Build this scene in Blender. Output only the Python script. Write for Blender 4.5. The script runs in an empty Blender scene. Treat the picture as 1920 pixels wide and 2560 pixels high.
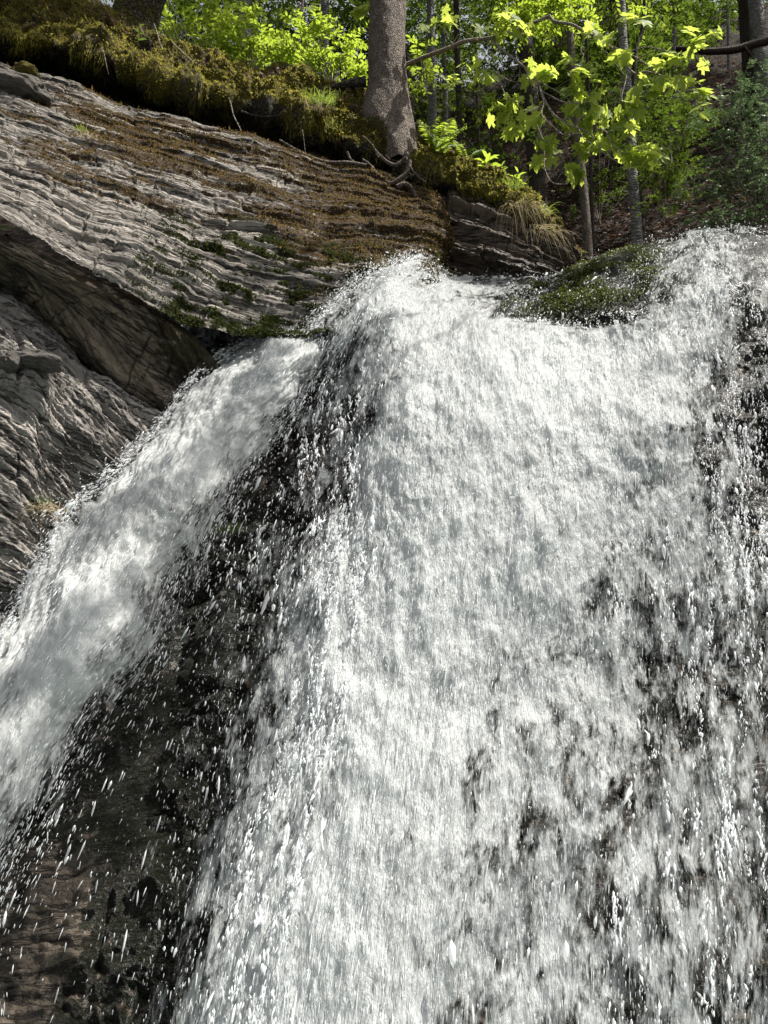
import bpy, math, random
import numpy as np
from mathutils import Vector
R = math.radians
rng = np.random.default_rng(7)
random.seed(7)
SC = bpy.context.scene
COL = SC.collection

# ------------------------------------------------------------------ camera
F = 1828.0                       # focal length in pixels of the 1920 x 2560 frame
PITCH = R(10.0)
CAM = np.array([0.0, 0.0, 1.7])
cd = bpy.data.cameras.new('camera'); cam = bpy.data.objects.new('camera', cd); COL.objects.link(cam)
cd.sensor_fit = 'VERTICAL'; cd.angle_y = 2 * math.atan(1280 / F)
cd.clip_start = 0.05; cd.clip_end = 2000
cam.location = CAM; cam.rotation_euler = (math.pi / 2 + PITCH, 0, 0)
SC.camera = cam

# ------------------------------------------------------------------ sky, sun, exposure
SUN = np.array([0.47, -0.02, 0.88]); SUN /= np.linalg.norm(SUN)
w = bpy.data.worlds.new('World'); SC.world = w; w.use_nodes = True
nt = w.node_tree; nt.nodes.clear()
sky = nt.nodes.new('ShaderNodeTexSky'); sky.sky_type = 'NISHITA'; sky.sun_disc = False
sky.dust_density = 4.0; sky.ozone_density = 0.6; sky.sun_elevation = math.asin(SUN[2]); sky.sun_rotation = math.atan2(SUN[0], SUN[1])
bg = nt.nodes.new('ShaderNodeBackground'); bg.inputs[1].default_value = 0.08
wo = nt.nodes.new('ShaderNodeOutputWorld')
hs = nt.nodes.new('ShaderNodeHueSaturation'); hs.inputs['Saturation'].default_value = .30
nt.links.new(sky.outputs[0], hs.inputs['Color']); nt.links.new(hs.outputs[0], bg.inputs[0]); nt.links.new(bg.outputs[0], wo.inputs[0])
sd = bpy.data.lights.new('sun', 'SUN'); sd.energy = 5.0; sd.angle = R(0.53); sd.color = (1, 0.955, 0.88)
sun = bpy.data.objects.new('sun', sd); COL.objects.link(sun)
sun.rotation_euler = Vector(SUN).to_track_quat('Z', 'Y').to_euler(); sun.location = (3, 2, 30)
SC.view_settings.view_transform = 'Standard'; SC.view_settings.look = 'None'
SC.view_settings.exposure = 1.05; SC.view_settings.gamma = 1
SC.cycles.max_bounces = 6; SC.cycles.diffuse_bounces = 3; SC.cycles.glossy_bounces = 2
SC.cycles.transmission_bounces = 4; SC.cycles.transparent_max_bounces = 12
SC.cycles.caustics_reflective = False; SC.cycles.caustics_refractive = False

# ------------------------------------------------------------------ helpers
def P(px, py, Y):
    """the world point at distance Y seen along the ray of photo pixel (px, py)"""
    px = np.asarray(px, float); py = np.asarray(py, float); Y = np.asarray(Y, float)
    dx = (px - 960) / F; dy = (1280 - py) / F
    c, s = math.cos(PITCH), math.sin(PITCH)
    yy = c - dy * s; zz = s + dy * c
    t = Y / yy
    return np.stack([CAM[0] + dx * t, CAM[1] + yy * t, CAM[2] + zz * t], -1)

_pr = np.random.default_rng(3)
_perm = _pr.permutation(256); _perm = np.concatenate([_perm, _perm, _perm])
_grad = _pr.normal(size=(256, 3)); _grad /= np.linalg.norm(_grad, axis=1)[:, None]
def pn(p):
    """Perlin noise of points p (..., 3), about -0.7 .. 0.7"""
    i = np.floor(p).astype(np.int64); f = p - i
    i &= 255
    u = f * f * f * (f * (f * 6 - 15) + 10)
    out = 0
    for a in (0, 1):
        wx = u[..., 0] if a else 1 - u[..., 0]
        pa = _perm[(i[..., 0] + a) & 255]
        for b in (0, 1):
            wy = u[..., 1] if b else 1 - u[..., 1]
            pb = _perm[pa + ((i[..., 1] + b) & 255)]
            for c in (0, 1):
                wz = u[..., 2] if c else 1 - u[..., 2]
                g = _grad[_perm[pb + ((i[..., 2] + c) & 255)]]
                d = g[..., 0] * (f[..., 0] - a) + g[..., 1] * (f[..., 1] - b) + g[..., 2] * (f[..., 2] - c)
                out = out + wx * wy * wz * d
    return out
def fbm(p, o=4, lac=2.03, g=0.5):
    r = 0; a = 1.0
    for k in range(o):
        r = r + a * pn(p + 17.3 * k); p = p * lac; a *= g
    return r
def ridge(p, o=4, g=0.5):
    r = 0; a = 1.0
    for k in range(o):
        r = r + a * (1 - 2 * np.abs(pn(p + 9.1 * k)) * 1.4); p = p * 2.07; a *= g
    return r
def sst(a, b, x):
    t = np.clip((x - a) / (b - a), 0, 1); return t * t * (3 - 2 * t)
def v3(x, y, z): return np.stack(np.broadcast_arrays(x, y, z), -1).astype(float)
def nrm(v): return v / (np.linalg.norm(v, axis=-1, keepdims=True) + 1e-9)

def cr_axis(A, n, axis):
    """Catmull-Rom resampling of A along an axis to n samples"""
    A = np.moveaxis(A, axis, 0); m = A.shape[0]
    t = np.linspace(0, m - 1, n); i = np.clip(np.floor(t).astype(int), 0, m - 2); f = (t - i)
    f = f.reshape((-1,) + (1,) * (A.ndim - 1))
    ext = np.concatenate([[2 * A[0] - A[1]], A, [2 * A[-1] - A[-2]]])
    p0, p1, p2, p3 = ext[i], ext[i + 1], ext[i + 2], ext[i + 3]
    r = 0.5 * (2 * p1 + (p2 - p0) * f + (2 * p0 - 5 * p1 + 4 * p2 - p3) * f ** 2 + (3 * p1 - p0 - 3 * p2 + p3) * f ** 3)
    return np.moveaxis(r, 0, axis)
def surf(ctrl, n, m):
    return cr_axis(cr_axis(np.asarray(ctrl, float), n, 0), m, 1)
def ctrl(rows, extra=None):
    """rows of (px, py, Y[, more]) -> control array of world xyz plus the rest"""
    a = np.array(rows, float)
    xyz = P(a[..., 0], a[..., 1], a[..., 2])
    return np.concatenate([xyz, a[..., 3:]], -1)
def normals(G, toward=None):
    du = np.gradient(G, axis=1); dv = np.gradient(G, axis=0)
    n = nrm(np.cross(du, dv))
    if toward is None: toward = CAM
    if np.mean(np.sum(n * (toward - G), -1)) < 0: n = -n
    return n
def arclen(G):
    du = np.linalg.norm(np.diff(G, axis=1), axis=-1).mean(0); dv = np.linalg.norm(np.diff(G, axis=0), axis=-1).mean(1)
    u = np.concatenate([[0], np.cumsum(du)]); v = np.concatenate([[0], np.cumsum(dv)])
    return np.broadcast_to(u[None, :], G.shape[:2]), np.broadcast_to(v[:, None], G.shape[:2])

def mesh_obj(name, V, faces, mat, parent=None, smooth=True, attrs=None, uv=None):
    """V (n,3); faces = list of index arrays (k, corners)"""
    me = bpy.data.meshes.new(name)
    V = np.ascontiguousarray(V, np.float32)
    if not isinstance(faces, list): faces = [faces]
    loops = np.concatenate([f.ravel() for f in faces]).astype(np.int32)
    sizes = np.concatenate([np.full(len(f), f.shape[1]) for f in faces]).astype(np.int32)
    starts = np.concatenate([[0], np.cumsum(sizes)[:-1]]).astype(np.int32)
    me.vertices.add(len(V)); me.vertices.foreach_set('co', V.ravel())
    me.loops.add(len(loops)); me.loops.foreach_set('vertex_index', loops)
    me.polygons.add(len(sizes)); me.polygons.foreach_set('loop_start', starts); me.polygons.foreach_set('loop_total', sizes)
    if smooth: me.polygons.foreach_set('use_smooth', np.ones(len(sizes), bool))
    me.update(calc_edges=True)
    for k, a in (attrs or {}).items():
        at = me.attributes.new(k, 'FLOAT', 'POINT'); at.data.foreach_set('value', np.ascontiguousarray(a, np.float32).ravel())
    if uv is not None:
        l = me.uv_layers.new(name='UVMap'); l.data.foreach_set('uv', np.ascontiguousarray(uv[loops], np.float32).ravel())
    if mat: me.materials.append(mat)
    o = bpy.data.objects.new(name, me); COL.objects.link(o)
    if parent is not None: o.parent = parent; o.matrix_parent_inverse.identity(); o.location = -np.array(parent_world(parent))
    return o
def parent_world(o):
    l = np.array(o.location)
    while o.parent: o = o.parent; l = l + np.array(o.location)
    return l
def grid_faces(n, m, off=0):
    i = np.arange(n * m).reshape(n, m) + off
    return np.stack([i[:-1, :-1], i[:-1, 1:], i[1:, 1:], i[1:, :-1]], -1).reshape(-1, 4)
def grid_obj(name, G, mat, parent=None, attrs=None, uv=None, keep=None):
    n, m = G.shape[:2]
    f = grid_faces(n, m)
    if keep is not None: f = f[(keep[:-1, :-1] & keep[1:, 1:]).ravel()]
    return mesh_obj(name, G.reshape(-1, 3), f, mat, parent, True,
                    {k: a.ravel() for k, a in (attrs or {}).items()}, None if uv is None else np.stack(uv, -1).reshape(-1, 2))
def empty(name, loc):
    o = bpy.data.objects.new(name, None); COL.objects.link(o); o.location = loc; o.empty_display_size = .1
    return o
def tag(o, label=None, cat=None, group=None, kind=None):
    for k, v in (('label', label), ('category', cat), ('group', group), ('kind', kind)):
        if v: o[k] = v
    return o

class Tubes:
    """collects tapering round tubes along polylines"""
    def __init__(s): s.V = []; s.F = []; s.A = []; s.n = 0
    def add(s, pts, rad, k=6, rnd=0.5):
        pts = np.asarray(pts, float); m = len(pts)
        rad = np.broadcast_to(np.asarray(rad, float), (m,)) if np.ndim(rad) < 2 else rad
        t = nrm(np.gradient(pts, axis=0))
        ref = np.array([0, 0, 1.]) if abs(t[:, 2]).mean() < .8 else np.array([1., 0, 0])
        a = nrm(np.cross(t, ref)); b = np.cross(t, a)
        th = np.arange(k) * 2 * math.pi / k
        rr = rad[:, None] if np.ndim(rad) < 2 else rad
        ring = pts[:, None] + (a[:, None] * np.cos(th)[None, :, None] + b[:, None] * np.sin(th)[None, :, None]) * rr[..., None]
        i = np.arange(m * k).reshape(m, k) + s.n
        j = np.roll(i, -1, 1)
        s.F.append(np.stack([i[:-1], j[:-1], j[1:], i[1:]], -1).reshape(-1, 4))
        s.V.append(ring.reshape(-1, 3)); s.A.append(np.full(m * k, rnd)); s.n += m * k
    def obj(s, name, mat, parent=None):
        return mesh_obj(name, np.concatenate(s.V), np.concatenate(s.F), mat, parent, True, {'rnd': np.concatenate(s.A)})
def polyline(pts, n, wob=0.0, freq=2.0, seed=0):
    c = cr_axis(np.asarray(pts, float), n, 0)
    if wob:
        t = np.linspace(0, 1, n)[:, None]
        q = np.concatenate([c * freq, ], 1) + seed * 3.7
        c = c + wob * np.stack([pn(q), pn(q + 31.7), pn(q + 77.1)], -1)
    return c

# ------------------------------------------------------------------ node helper
class NB:
    def __init__(s, name):
        s.m = bpy.data.materials.new(name); s.m.use_nodes = True; s.t = s.m.node_tree; s.t.nodes.clear()
        s.out = s.t.nodes.new('ShaderNodeOutputMaterial')
    def n(s, typ, ins=None, **kw):
        nd = s.t.nodes.new('ShaderNode' + typ)
        for k, v in kw.items(): setattr(nd, k, v)
        for k, v in (ins or {}).items(): s.set(nd, k, v)
        return nd
    def set(s, nd, k, v):
        i = nd.inputs[k]
        if isinstance(v, bpy.types.NodeSocket): s.t.links.new(v, i)
        elif isinstance(v, bpy.types.Node): s.t.links.new(v.outputs[0], i)
        elif isinstance(v, (tuple, list)) and len(v) == 3 and i.type == 'RGBA': i.default_value = (*v, 1)
        else: i.default_value = v
    def math(s, op, a, b=0.5, clamp=False):
        nd = s.n('Math', {0: a, 1: b}, operation=op); nd.use_clamp = clamp; return nd.outputs[0]
    def noise(s, vec, scale, detail=4, rough=.55, dist=0.0, dim='3D'):
        return s.n('TexNoise', {'Vector': vec, 'Scale': scale, 'Detail': detail, 'Roughness': rough, 'Distortion': dist}).outputs[0]
    def map(s, vec, sc, rot=(0, 0, 0)):
        return s.n('Mapping', {'Vector': vec, 'Scale': sc, 'Rotation': rot}).outputs[0]
    def rng(s, v, a, b, c=0.0, d=1.0):
        nd = s.n('MapRange', {0: v, 1: a, 2: b, 3: c, 4: d}); nd.clamp = True; nd.interpolation_type = 'SMOOTHSTEP'; return nd.outputs[0]
    def mix(s, f, a, b):
        nd = s.n('Mix', data_type='RGBA'); s.set(nd, 0, f); s.set(nd, 6, a); s.set(nd, 7, b); return nd.outputs[2]
    def attr(s, k): return s.n('Attribute', attribute_name=k).outputs['Fac']
    def geo(s): return s.n('TexCoord').outputs['Object']
    def uv(s): return s.n('TexCoord').outputs['UV']
    def bump(s, h, st, d): return s.n('Bump', {'Height': h, 'Strength': st, 'Distance': d}).outputs[0]
    def done(s, sh): s.t.links.new(sh.outputs[0] if isinstance(sh, bpy.types.Node) else sh, s.out.inputs[0]); return s.m
# ------------------------------------------------------------------ materials
def mat_rock(name, light, mid, dark, ax=1.0, wet=0.0, mossc=((0.085, 0.047, 0.018), (0.075, 0.070, 0.014)), stria=1.0):
    b = NB(name); uv = b.uv(); g = b.geo()
    st = b.map(uv, (1.1 * ax, 30 * stria, 1))
    n1 = b.noise(st, 1.0, 6, .66, .15)
    n2 = b.noise(g, 2.2, 4, .6)
    n3 = b.noise(g, 38, 4, .65)
    ln_ = b.math('ABSOLUTE', b.math('SUBTRACT', b.noise(b.map(uv, (.9, 17 * stria, 1), (0, 0, .03)), 1.0, 7, .72, .2), .5))
    crack = b.rng(ln_, .026, .004)
    n4 = b.noise(b.map(uv, (9 * ax, 55, 1)), 1.0, 4, .6, .3)
    c = b.mix(b.rng(n1, .36, .62), mid, light)
    c = b.mix(b.rng(n2, .52, .68, 0, .55), c, mid)
    c = b.mix(b.rng(n4, .46, .30, 0, .85), c, dark)
    c = b.mix(b.rng(n3, .60, .72, 0, .45), c, dark)
    c = b.mix(b.rng(b.noise(g, 14, 5, .7), .62, .70, 0, .5), c, [min(1, x * 1.25) for x in light])
    c = b.mix(b.math('MULTIPLY', crack, .85), c, [x * .5 for x in dark])
    c = b.n('HueSaturation', {'Saturation': 1.0, 'Value': b.rng(b.attr('tint'), -1, 1, .48, 1.24), 'Color': c}).outputs[0]
    ms = b.attr('moss')
    mm = b.math('ADD', ms, b.math('MULTIPLY', b.math('SUBTRACT', b.noise(g, 16, 6, .7), .5), 1.5))
    mm = b.math('ADD', mm, b.math('MULTIPLY', b.math('SUBTRACT', n1, .5), -2.2))
    mf = b.rng(mm, .46, .60)
    mc = b.mix(b.rng(b.math('ADD', b.attr('green'), b.math('MULTIPLY', b.math('SUBTRACT', b.noise(g, 5, 4, .6), .5), 1.4)), .35, .65), mossc[0], mossc[1])
    mc = b.mix(b.rng(b.noise(g, 90, 3, .7), .35, .7), [x * .45 for x in mossc[0]], mc)
    c = b.mix(mf, c, mc)
    h = b.math('ADD', b.math('SUBTRACT', b.math('MULTIPLY', n1, 1.0), b.math('MULTIPLY', crack, .5)), b.math('ADD', b.math('MULTIPLY', n3, .22), b.math('MULTIPLY', b.math('MULTIPLY', b.noise(g, 110, 3, .7), mf), .5)))
    wf = b.attr('wet')
    c = b.mix(wf, c, b.n('HueSaturation', {'Saturation': 1.1, 'Value': .33, 'Color': c}).outputs[0])
    ro = b.rng(wf, 0, 1, .85, .28)
    bs = b.n('BsdfPrincipled', {'Base Color': c, 'Roughness': ro, 'Specular IOR Level': .4, 'Normal': b.bump(h, 1.0, .045)})
    return b.done(bs)
M_SLAB = mat_rock('limestone_slab', (.335, .305, .268), (.15, .132, .112), (.048, .040, .032))
M_WALL = mat_rock('grey_limestone', (.30, .275, .248), (.18, .162, .145), (.045, .037, .03), 3.2, stria=.5)
M_OVER = mat_rock('brown_limestone', (.25, .195, .14), (.14, .108, .08), (.04, .03, .022), 2.2, stria=.7)
M_LEDGE = mat_rock('dark_ledge_limestone', (.25, .19, .145), (.13, .098, .074), (.018, .014, .012), stria=1.1)
M_FALL = mat_rock('wet_dark_rock', (.17, .135, .10), (.065, .052, .042), (.015, .013, .011), mossc=((.030, .024, .010), (.018, .028, .007)), ax=9.0, stria=.5)

def mat_moss(name, c1, c2, c3):
    b = NB(name); g = b.geo()
    n = b.noise(g, 7, 5, .65); f = b.noise(g, 70, 4, .7)
    c = b.mix(b.rng(n, .4, .62), c1, c2)
    soil = b.attr('soil')
    s = b.mix(b.rng(b.noise(g, 45, 4, .7), .45, .62), (.02, .015, .010), (.10, .085, .065))
    sf = b.rng(b.math('ADD', soil, b.math('MULTIPLY', b.math('SUBTRACT', b.noise(g, 12, 5, .7), .5), 1.2)), .42, .6)
    c = b.mix(b.rng(f, .3, .65), c3, c)
    c = b.mix(sf, c, s)
    h = b.math('ADD', b.math('MULTIPLY', f, .6), n)
    return b.done(b.n('BsdfPrincipled', {'Base Color': c, 'Roughness': .95, 'Specular IOR Level': .15, 'Normal': b.bump(h, 1, .05)}))
M_BANK = mat_moss('mossy_soil', (.085, .076, .016), (.15, .125, .025), (.045, .038, .010))

def mat_blade(name, c1, c2, tr=.4, rough=.6, trc=None, spec=.2):
    """leaf or blade: reflects on top, lets light through"""
    b = NB(name); r = b.attr('rnd')
    c = b.mix(r, c1, c2)
    trc = trc or [min(1, x * 2.2) for x in c2]
    t = b.n('BsdfTranslucent', {'Color': b.mix(r, [x * .75 for x in trc], trc)})
    p = b.n('BsdfPrincipled', {'Base Color': c, 'Roughness': rough, 'Specular IOR Level': spec})
    m = b.n('MixShader', {0: tr, 1: p.outputs[0], 2: t.outputs[0]})
    return b.done(m)
M_MOSSB = mat_blade('moss_blades', (.12, .112, .018), (.27, .24, .040), .3, .9)
M_MOSSBR = mat_blade('brown_moss_blades', (.050, .034, .011), (.13, .088, .026), .25, .9)
M_MOSSGR = mat_blade('dark_green_moss_blades', (.012, .018, .005), (.040, .050, .010), .2, .8)
M_MOSSLIP = mat_blade('lip_moss_blades', (.020, .032, .007), (.070, .085, .014), .3, .4)
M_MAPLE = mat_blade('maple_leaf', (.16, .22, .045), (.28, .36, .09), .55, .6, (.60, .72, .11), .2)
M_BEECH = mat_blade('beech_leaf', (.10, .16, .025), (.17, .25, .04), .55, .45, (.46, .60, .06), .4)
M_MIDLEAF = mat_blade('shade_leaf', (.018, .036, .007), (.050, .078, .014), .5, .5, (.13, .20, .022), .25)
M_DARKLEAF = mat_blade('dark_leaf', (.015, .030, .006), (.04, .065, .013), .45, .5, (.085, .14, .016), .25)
M_BLUELEAF = mat_blade('pale_shrub_leaf', (.045, .075, .034), (.105, .15, .08), .35, .5, (.14, .21, .085), .35)
M_GRASS = mat_blade('grass_blade', (.07, .11, .02), (.16, .22, .04), .45, .5, (.45, .60, .08), .3)
M_DRY = mat_blade('dry_grass_blade', (.20, .16, .085), (.36, .29, .165), .3, .7)
M_LITTER = mat_blade('fallen_leaf', (.035, .022, .014), (.12, .070, .042), .15, .7)

def mat_bark(name, a, c, d, sx=26, sz=7, spots=.5, moss=0.0):
    b = NB(name); g = b.geo()
    n = b.noise(b.map(g, (sx, sx, sz)), 1, 5, .65, .6)
    n2 = b.noise(g, 3, 4, .6)
    vo = b.n('TexVoronoi', {'Vector': b.map(g, (sx * 1.5, sx * 1.5, sz * 2.6)), 'Scale': 1.0}, feature='DISTANCE_TO_EDGE').outputs[0]
    col = b.mix(b.rng(n, .35, .65), a, c)
    col = b.mix(b.rng(vo, .12, .0, 0, .5), col, d)
    col = b.mix(b.rng(b.noise(g, 24, 4, .7), .58, .70, 0, spots), col, [min(1, x * 1.7) for x in c])
    col = b.mix(b.rng(n2, .55, .7, 0, .5), col, d)
    ma = b.attr('moss')
    mf = b.rng(b.math('ADD', ma, b.math('MULTIPLY', b.math('SUBTRACT', b.noise(g, 12, 5, .7), .5), 1.2)), .45, .6)
    col = b.mix(mf, col, b.mix(b.noise(g, 60, 3, .7), (.03, .027, .006), (.10, .088, .018)))
    h = b.math('ADD', b.math('MULTIPLY', b.rng(vo, 0, .25), .7), b.math('MULTIPLY', n, .5))
    return b.done(b.n('BsdfPrincipled', {'Base Color': col, 'Roughness': .9, 'Specular IOR Level': .2, 'Normal': b.bump(h, 1, .035)}))
M_BARK = mat_bark('spruce_bark', (.15, .118, .095), (.26, .215, .18), (.07, .053, .042), 40, 10)
M_DBARK = mat_bark('dark_bark', (.050, .038, .030), (.095, .075, .060), (.018, .014, .011))
M_GBARK = mat_bark('beech_bark', (.15, .145, .135), (.27, .26, .245), (.06, .055, .05), 5, 9, .7)
M_OBARK = mat_bark('mossy_old_bark', (.045, .036, .028), (.10, .085, .07), (.015, .012, .01), 14, 8, .6)
M_TWIG = mat_bark('pale_twig_bark', (.34, .28, .225), (.52, .45, .38), (.10, .075, .06), 40, 20, .2)

def mat_hill():
    b = NB('forest_floor'); g = b.geo()
    n = b.noise(g, .7, 5, .6); f = b.noise(g, 16, 5, .7); l = b.noise(b.map(g, (1.2, 1.2, 9), (0, .28, 0)), 1, 5, .65, .8)
    c = b.mix(b.rng(f, .4, .65), (.014, .010, .008), (.055, .036, .025))
    c = b.mix(b.rng(l, .52, .62, 0, .8), c, (.065, .058, .052))
    c = b.mix(b.rng(n, .55, .68, 0, .7), c, (.035, .045, .012))
    return b.done(b.n('BsdfPrincipled', {'Base Color': c, 'Roughness': .95, 'Specular IOR Level': .1, 'Normal': b.bump(b.math('ADD', f, l), 1, .12)}))
M_HILL = mat_hill()

def mat_water(name, tint, sx, sy, bias=0.0, alpha_max=1.0):
    """foaming water sheet: white where it is full of air, open where the film tears"""
    b = NB(name); uv = b.uv(); d = b.attr('dens')
    q = b.n('VectorMath', {0: uv, 1: b.n('VectorMath', {0: b.n('TexNoise', {'Vector': b.map(uv, (5, 2.5, 1)), 'Scale': 1.0, 'Detail': 3}).outputs[1], 3: .10}, operation='SCALE').outputs[0]}, operation='ADD').outputs[0]
    big = b.noise(b.map(q, (4.2 * sx, 2.4 * sy, 1)), 1, 5, .62, .9)
    med = b.noise(b.map(q, (13 * sx, 5.5 * sy, 1)), 1, 4, .6, .8)
    fin = b.noise(b.map(q, (48 * sx, 11 * sy, 1)), 1, 4, .65, .3)
    vfin = b.noise(b.map(uv, (150 * sx, 26 * sy, 1)), 1, 3, .6, .2)
    k = b.math('ADD', b.math('MULTIPLY', big, 1.25), b.math('ADD', b.math('MULTIPLY', med, .95), b.math('ADD', b.math('MULTIPLY', fin, .66), b.math('MULTIPLY', vfin, .30))))
    k = b.math('SUBTRACT', k, 1.58)                    # centred noise, about -0.6 .. 0.6
    a = b.math('ADD', b.math('ADD', b.math('MULTIPLY', d, 1.34), -.62 + bias), b.math('MULTIPLY', k, 1.55))
    al = b.rng(a, -.12, .42, 0, alpha_max)
    foam = b.rng(b.math('ADD', a, b.math('MULTIPLY', b.math('SUBTRACT', vfin, .5), .6)), .0, .95)
    col = b.mix(foam, [x * .72 for x in tint], tint)
    h = b.math('ADD', b.math('MULTIPLY', med, .5), b.math('ADD', b.math('MULTIPLY', fin, .6), b.math('MULTIPLY', vfin, .35)))
    nm = b.bump(h, .8, .035)
    p = b.n('BsdfPrincipled', {'Base Color': col, 'Roughness': .35, 'Specular IOR Level': .5, 'Normal': nm})
    t = b.n('BsdfTranslucent', {'Color': col, 'Normal': nm})
    m = b.n('MixShader', {0: .6, 1: p.outputs[0], 2: t.outputs[0]})
    tr = b.n('BsdfTransparent')
    return b.done(b.n('MixShader', {0: al, 1: tr.outputs[0], 2: m.outputs[0]}))
M_WATER = mat_water('foaming_water', (.86, .89, .885), 1, 1)
M_JET = mat_water('side_stream_water', (.78, .80, .79), 1.0, .7)
M_FILM = mat_water('water_film', (.60, .64, .65), .8, .9, -.05, .75)
def mat_drop():
    b = NB('white_droplets')
    p = b.n('BsdfPrincipled', {'Base Color': (.9, .92, .93), 'Roughness': .12, 'Specular IOR Level': .8})
    t = b.n('BsdfTranslucent', {'Color': (.9, .92, .93)})
    m = b.n('MixShader', {0: .5, 1: p.outputs[0], 2: t.outputs[0]})
    tr = b.n('BsdfTransparent')
    return b.done(b.n('MixShader', {0: b.attr('rnd'), 1: tr.outputs[0], 2: m.outputs[0]}))
M_DROP = mat_drop()
# ------------------------------------------------------------------ rock: bedded sheets
def bedded(G, u, v, bands, amp, lump=.10, seed=0.0, wob=1.0, fine=1.0, crack=.015):
    """displacement of a bedded rock face; bands run along u, stacked along v (metres)"""
    global TINT
    q = v3(u, v, seed); TINT = .5 * fbm(v3(u * .9, v * 1.4, seed + 7), 3)
    wv = v + wob * (.10 * fbm(v3(u * .7, v * .6, seed), 3) + .022 * fbm(v3(u * 3, v * 2, seed + 5), 3))
    wu = u + .10 * fbm(v3(u * 2, v * 3, seed + 15), 3) + .03 * fbm(v3(u * 9, v * 12, seed + 16), 3)
    d = lump * fbm(q * 1.3 + 5, 4)
    def hsh(a, b): x = np.sin(a * 127.1 + b * 311.7 + seed) * 43758.5453; return x - np.floor(x)
    for k, (fr, am) in enumerate(zip(bands, amp)):
        ph = wv * fr + .22 * pn(v3(u * fr * .3, v * fr * .8, seed + 90 + k)) + .6 * pn(v3(u * fr * .07, v * fr * .3, seed + 11 * k)) + 3.1 * k
        i = np.floor(ph); f = ph - i
        bf = fr * .28; bu = wu * bf * (.6 + .8 * hsh(i, 1.7)) + 31 * hsh(i, 4.1); bi = np.floor(bu); bfr = bu - bi
        saw = np.where(f < .82, .45 + .55 * f / .82, (1 - f) / .18)          # slow rise, sharp undercut
        hb = .15 + .85 * hsh(i * 1.3, bi * .71)                               # every bed is broken into blocks of their own height
        hl = .5 + .6 * pn(v3(i * .37 + .1, u * fr * .10 + i * 7.7, seed + k))
        edge = np.minimum(bfr, 1 - bfr) / bf                                  # metres from the joint
        jn = 1 - .8 * sst(.012 + .1 / fr * .3, 0, edge) * (hsh(i, bi + 3) > .35)
        d = d + am * saw * np.clip(hb * .75 + hl * .5, .05, 1.4) * jn
        TINT = TINT + (hsh(i * .7, bi * 1.9) - .5) * (.55 if k else .3) - .5 * (1 - jn)
    d = d + fine * (.016 * ridge(v3(u * 4, v * 26, seed + 33), 4) * .5 + .012 * fbm(v3(u * 9, v * 22, seed + 3), 4) + .006 * fbm(v3(u * 30, v * 50, seed), 3))
    # cracks across the beds
    q2 = v3(u * 1.1 + .8 * v, v * 1.6 - .3 * u, seed + 40)
    c = np.abs(pn(q2) + .25 * pn(q2 * 4))
    d = d - crack * sst(.03, .0, c) * sst(.0, .25, pn(v3(u * 1.3, v * 2.2, seed + 60)))
    return d

# upper slab with its lip
slab_c = ctrl([
    [(-900, -60, 5.3), (-450, 80, 5.5), (0, 175, 5.75), (300, 275, 5.95), (600, 350, 6.15), (850, 425, 6.35), (1075, 500, 6.5), (1100, 520, 7.2)],
    [(-900, 60, 4.8), (-450, 170, 4.95), (0, 300, 5.15), (300, 395, 5.35), (600, 470, 5.6), (850, 530, 5.85), (1072, 570, 6.1), (1108, 590, 6.8)],
    [(-900, 170, 4.1), (-450, 280, 4.25), (0, 440, 4.5), (290, 545, 4.75), (580, 640, 5.0), (850, 690, 5.3), (1052, 680, 5.7), (1100, 690, 6.4)],
    [(-900, 260, 3.5), (-450, 380, 3.65), (0, 585, 3.95), (255, 705, 4.2), (485, 835, 4.45), (760, 860, 4.85), (1030, 790, 5.35), (1085, 800, 6.0)],
])
NS = (330, 760)
slab_s = surf(slab_c, *NS); u, v = arclen(slab_s); slab_n = normals(slab_s)
sd_ = bedded(slab_s, u, v, (2.6, 7.5, 19), (.055, .042, .016), .09, 1.0)
px_u = np.linspace(0, 1, NS[1])[None, :] * np.ones((NS[0], 1)); px_v = np.linspace(0, 1, NS[0])[:, None] * np.ones((1, NS[1]))
m0 = fbm(v3(u * 1.2, v * 2.0, 50.), 4)
# moss sits between the ridges, more toward the right and in the upper band
moss = .31 + .45 * m0 + .75 * fbm(v3(u * 1.1, v * 7, 55.), 5) + .16 * sst(.15, .4, px_u) + .34 * sst(.45, .8, px_u) * sst(.9, .35, px_v) + .30 * sst(.55, .62, px_v) * sst(.62, .85, px_u) - .25 * sst(.75, .4, px_u) * sst(.45, .75, px_v) - .35 * sst(.62, .74, px_v) * sst(.9, .72, px_u)
moss = moss + .28 * sst(.33, .40, px_u) * sst(.62, .5, px_u) * sst(.12, .2, px_v) * sst(.42, .3, px_v)
green = .15 + .9 * sst(.45, .8, px_v) * sst(.5, .65, px_u) + .3 * sst(.35, .1, px_v) * sst(.6, .4, px_u) + .3 * fbm(v3(u * 2, v * 3, 9.), 3)
wet = .85 * sst(.82, .97, px_v + .10 * fbm(v3(u * 4, v * 4, 3.), 3)) * sst(.58, .72, px_u)
sd_ = sd_ + .03 * np.clip(moss - .45, 0, .5)
slab_g = slab_s + slab_n * sd_[..., None]
cush = sst(.10, .22, fbm(v3(px_u * 22, px_v * 26, 88.), 4)) * sst(.50, .66, px_v) * sst(.44, .58, px_u) + sst(.92, .97, px_v) * sst(.5, .56, px_u) * sst(-.2, .1, fbm(v3(px_u * 30, px_v * 9, 8.), 3))
slab_moss = moss.copy(); moss = moss + .8 * np.clip(cush, 0, 1); green = green + .6 * np.clip(cush, 0, 1)
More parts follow.
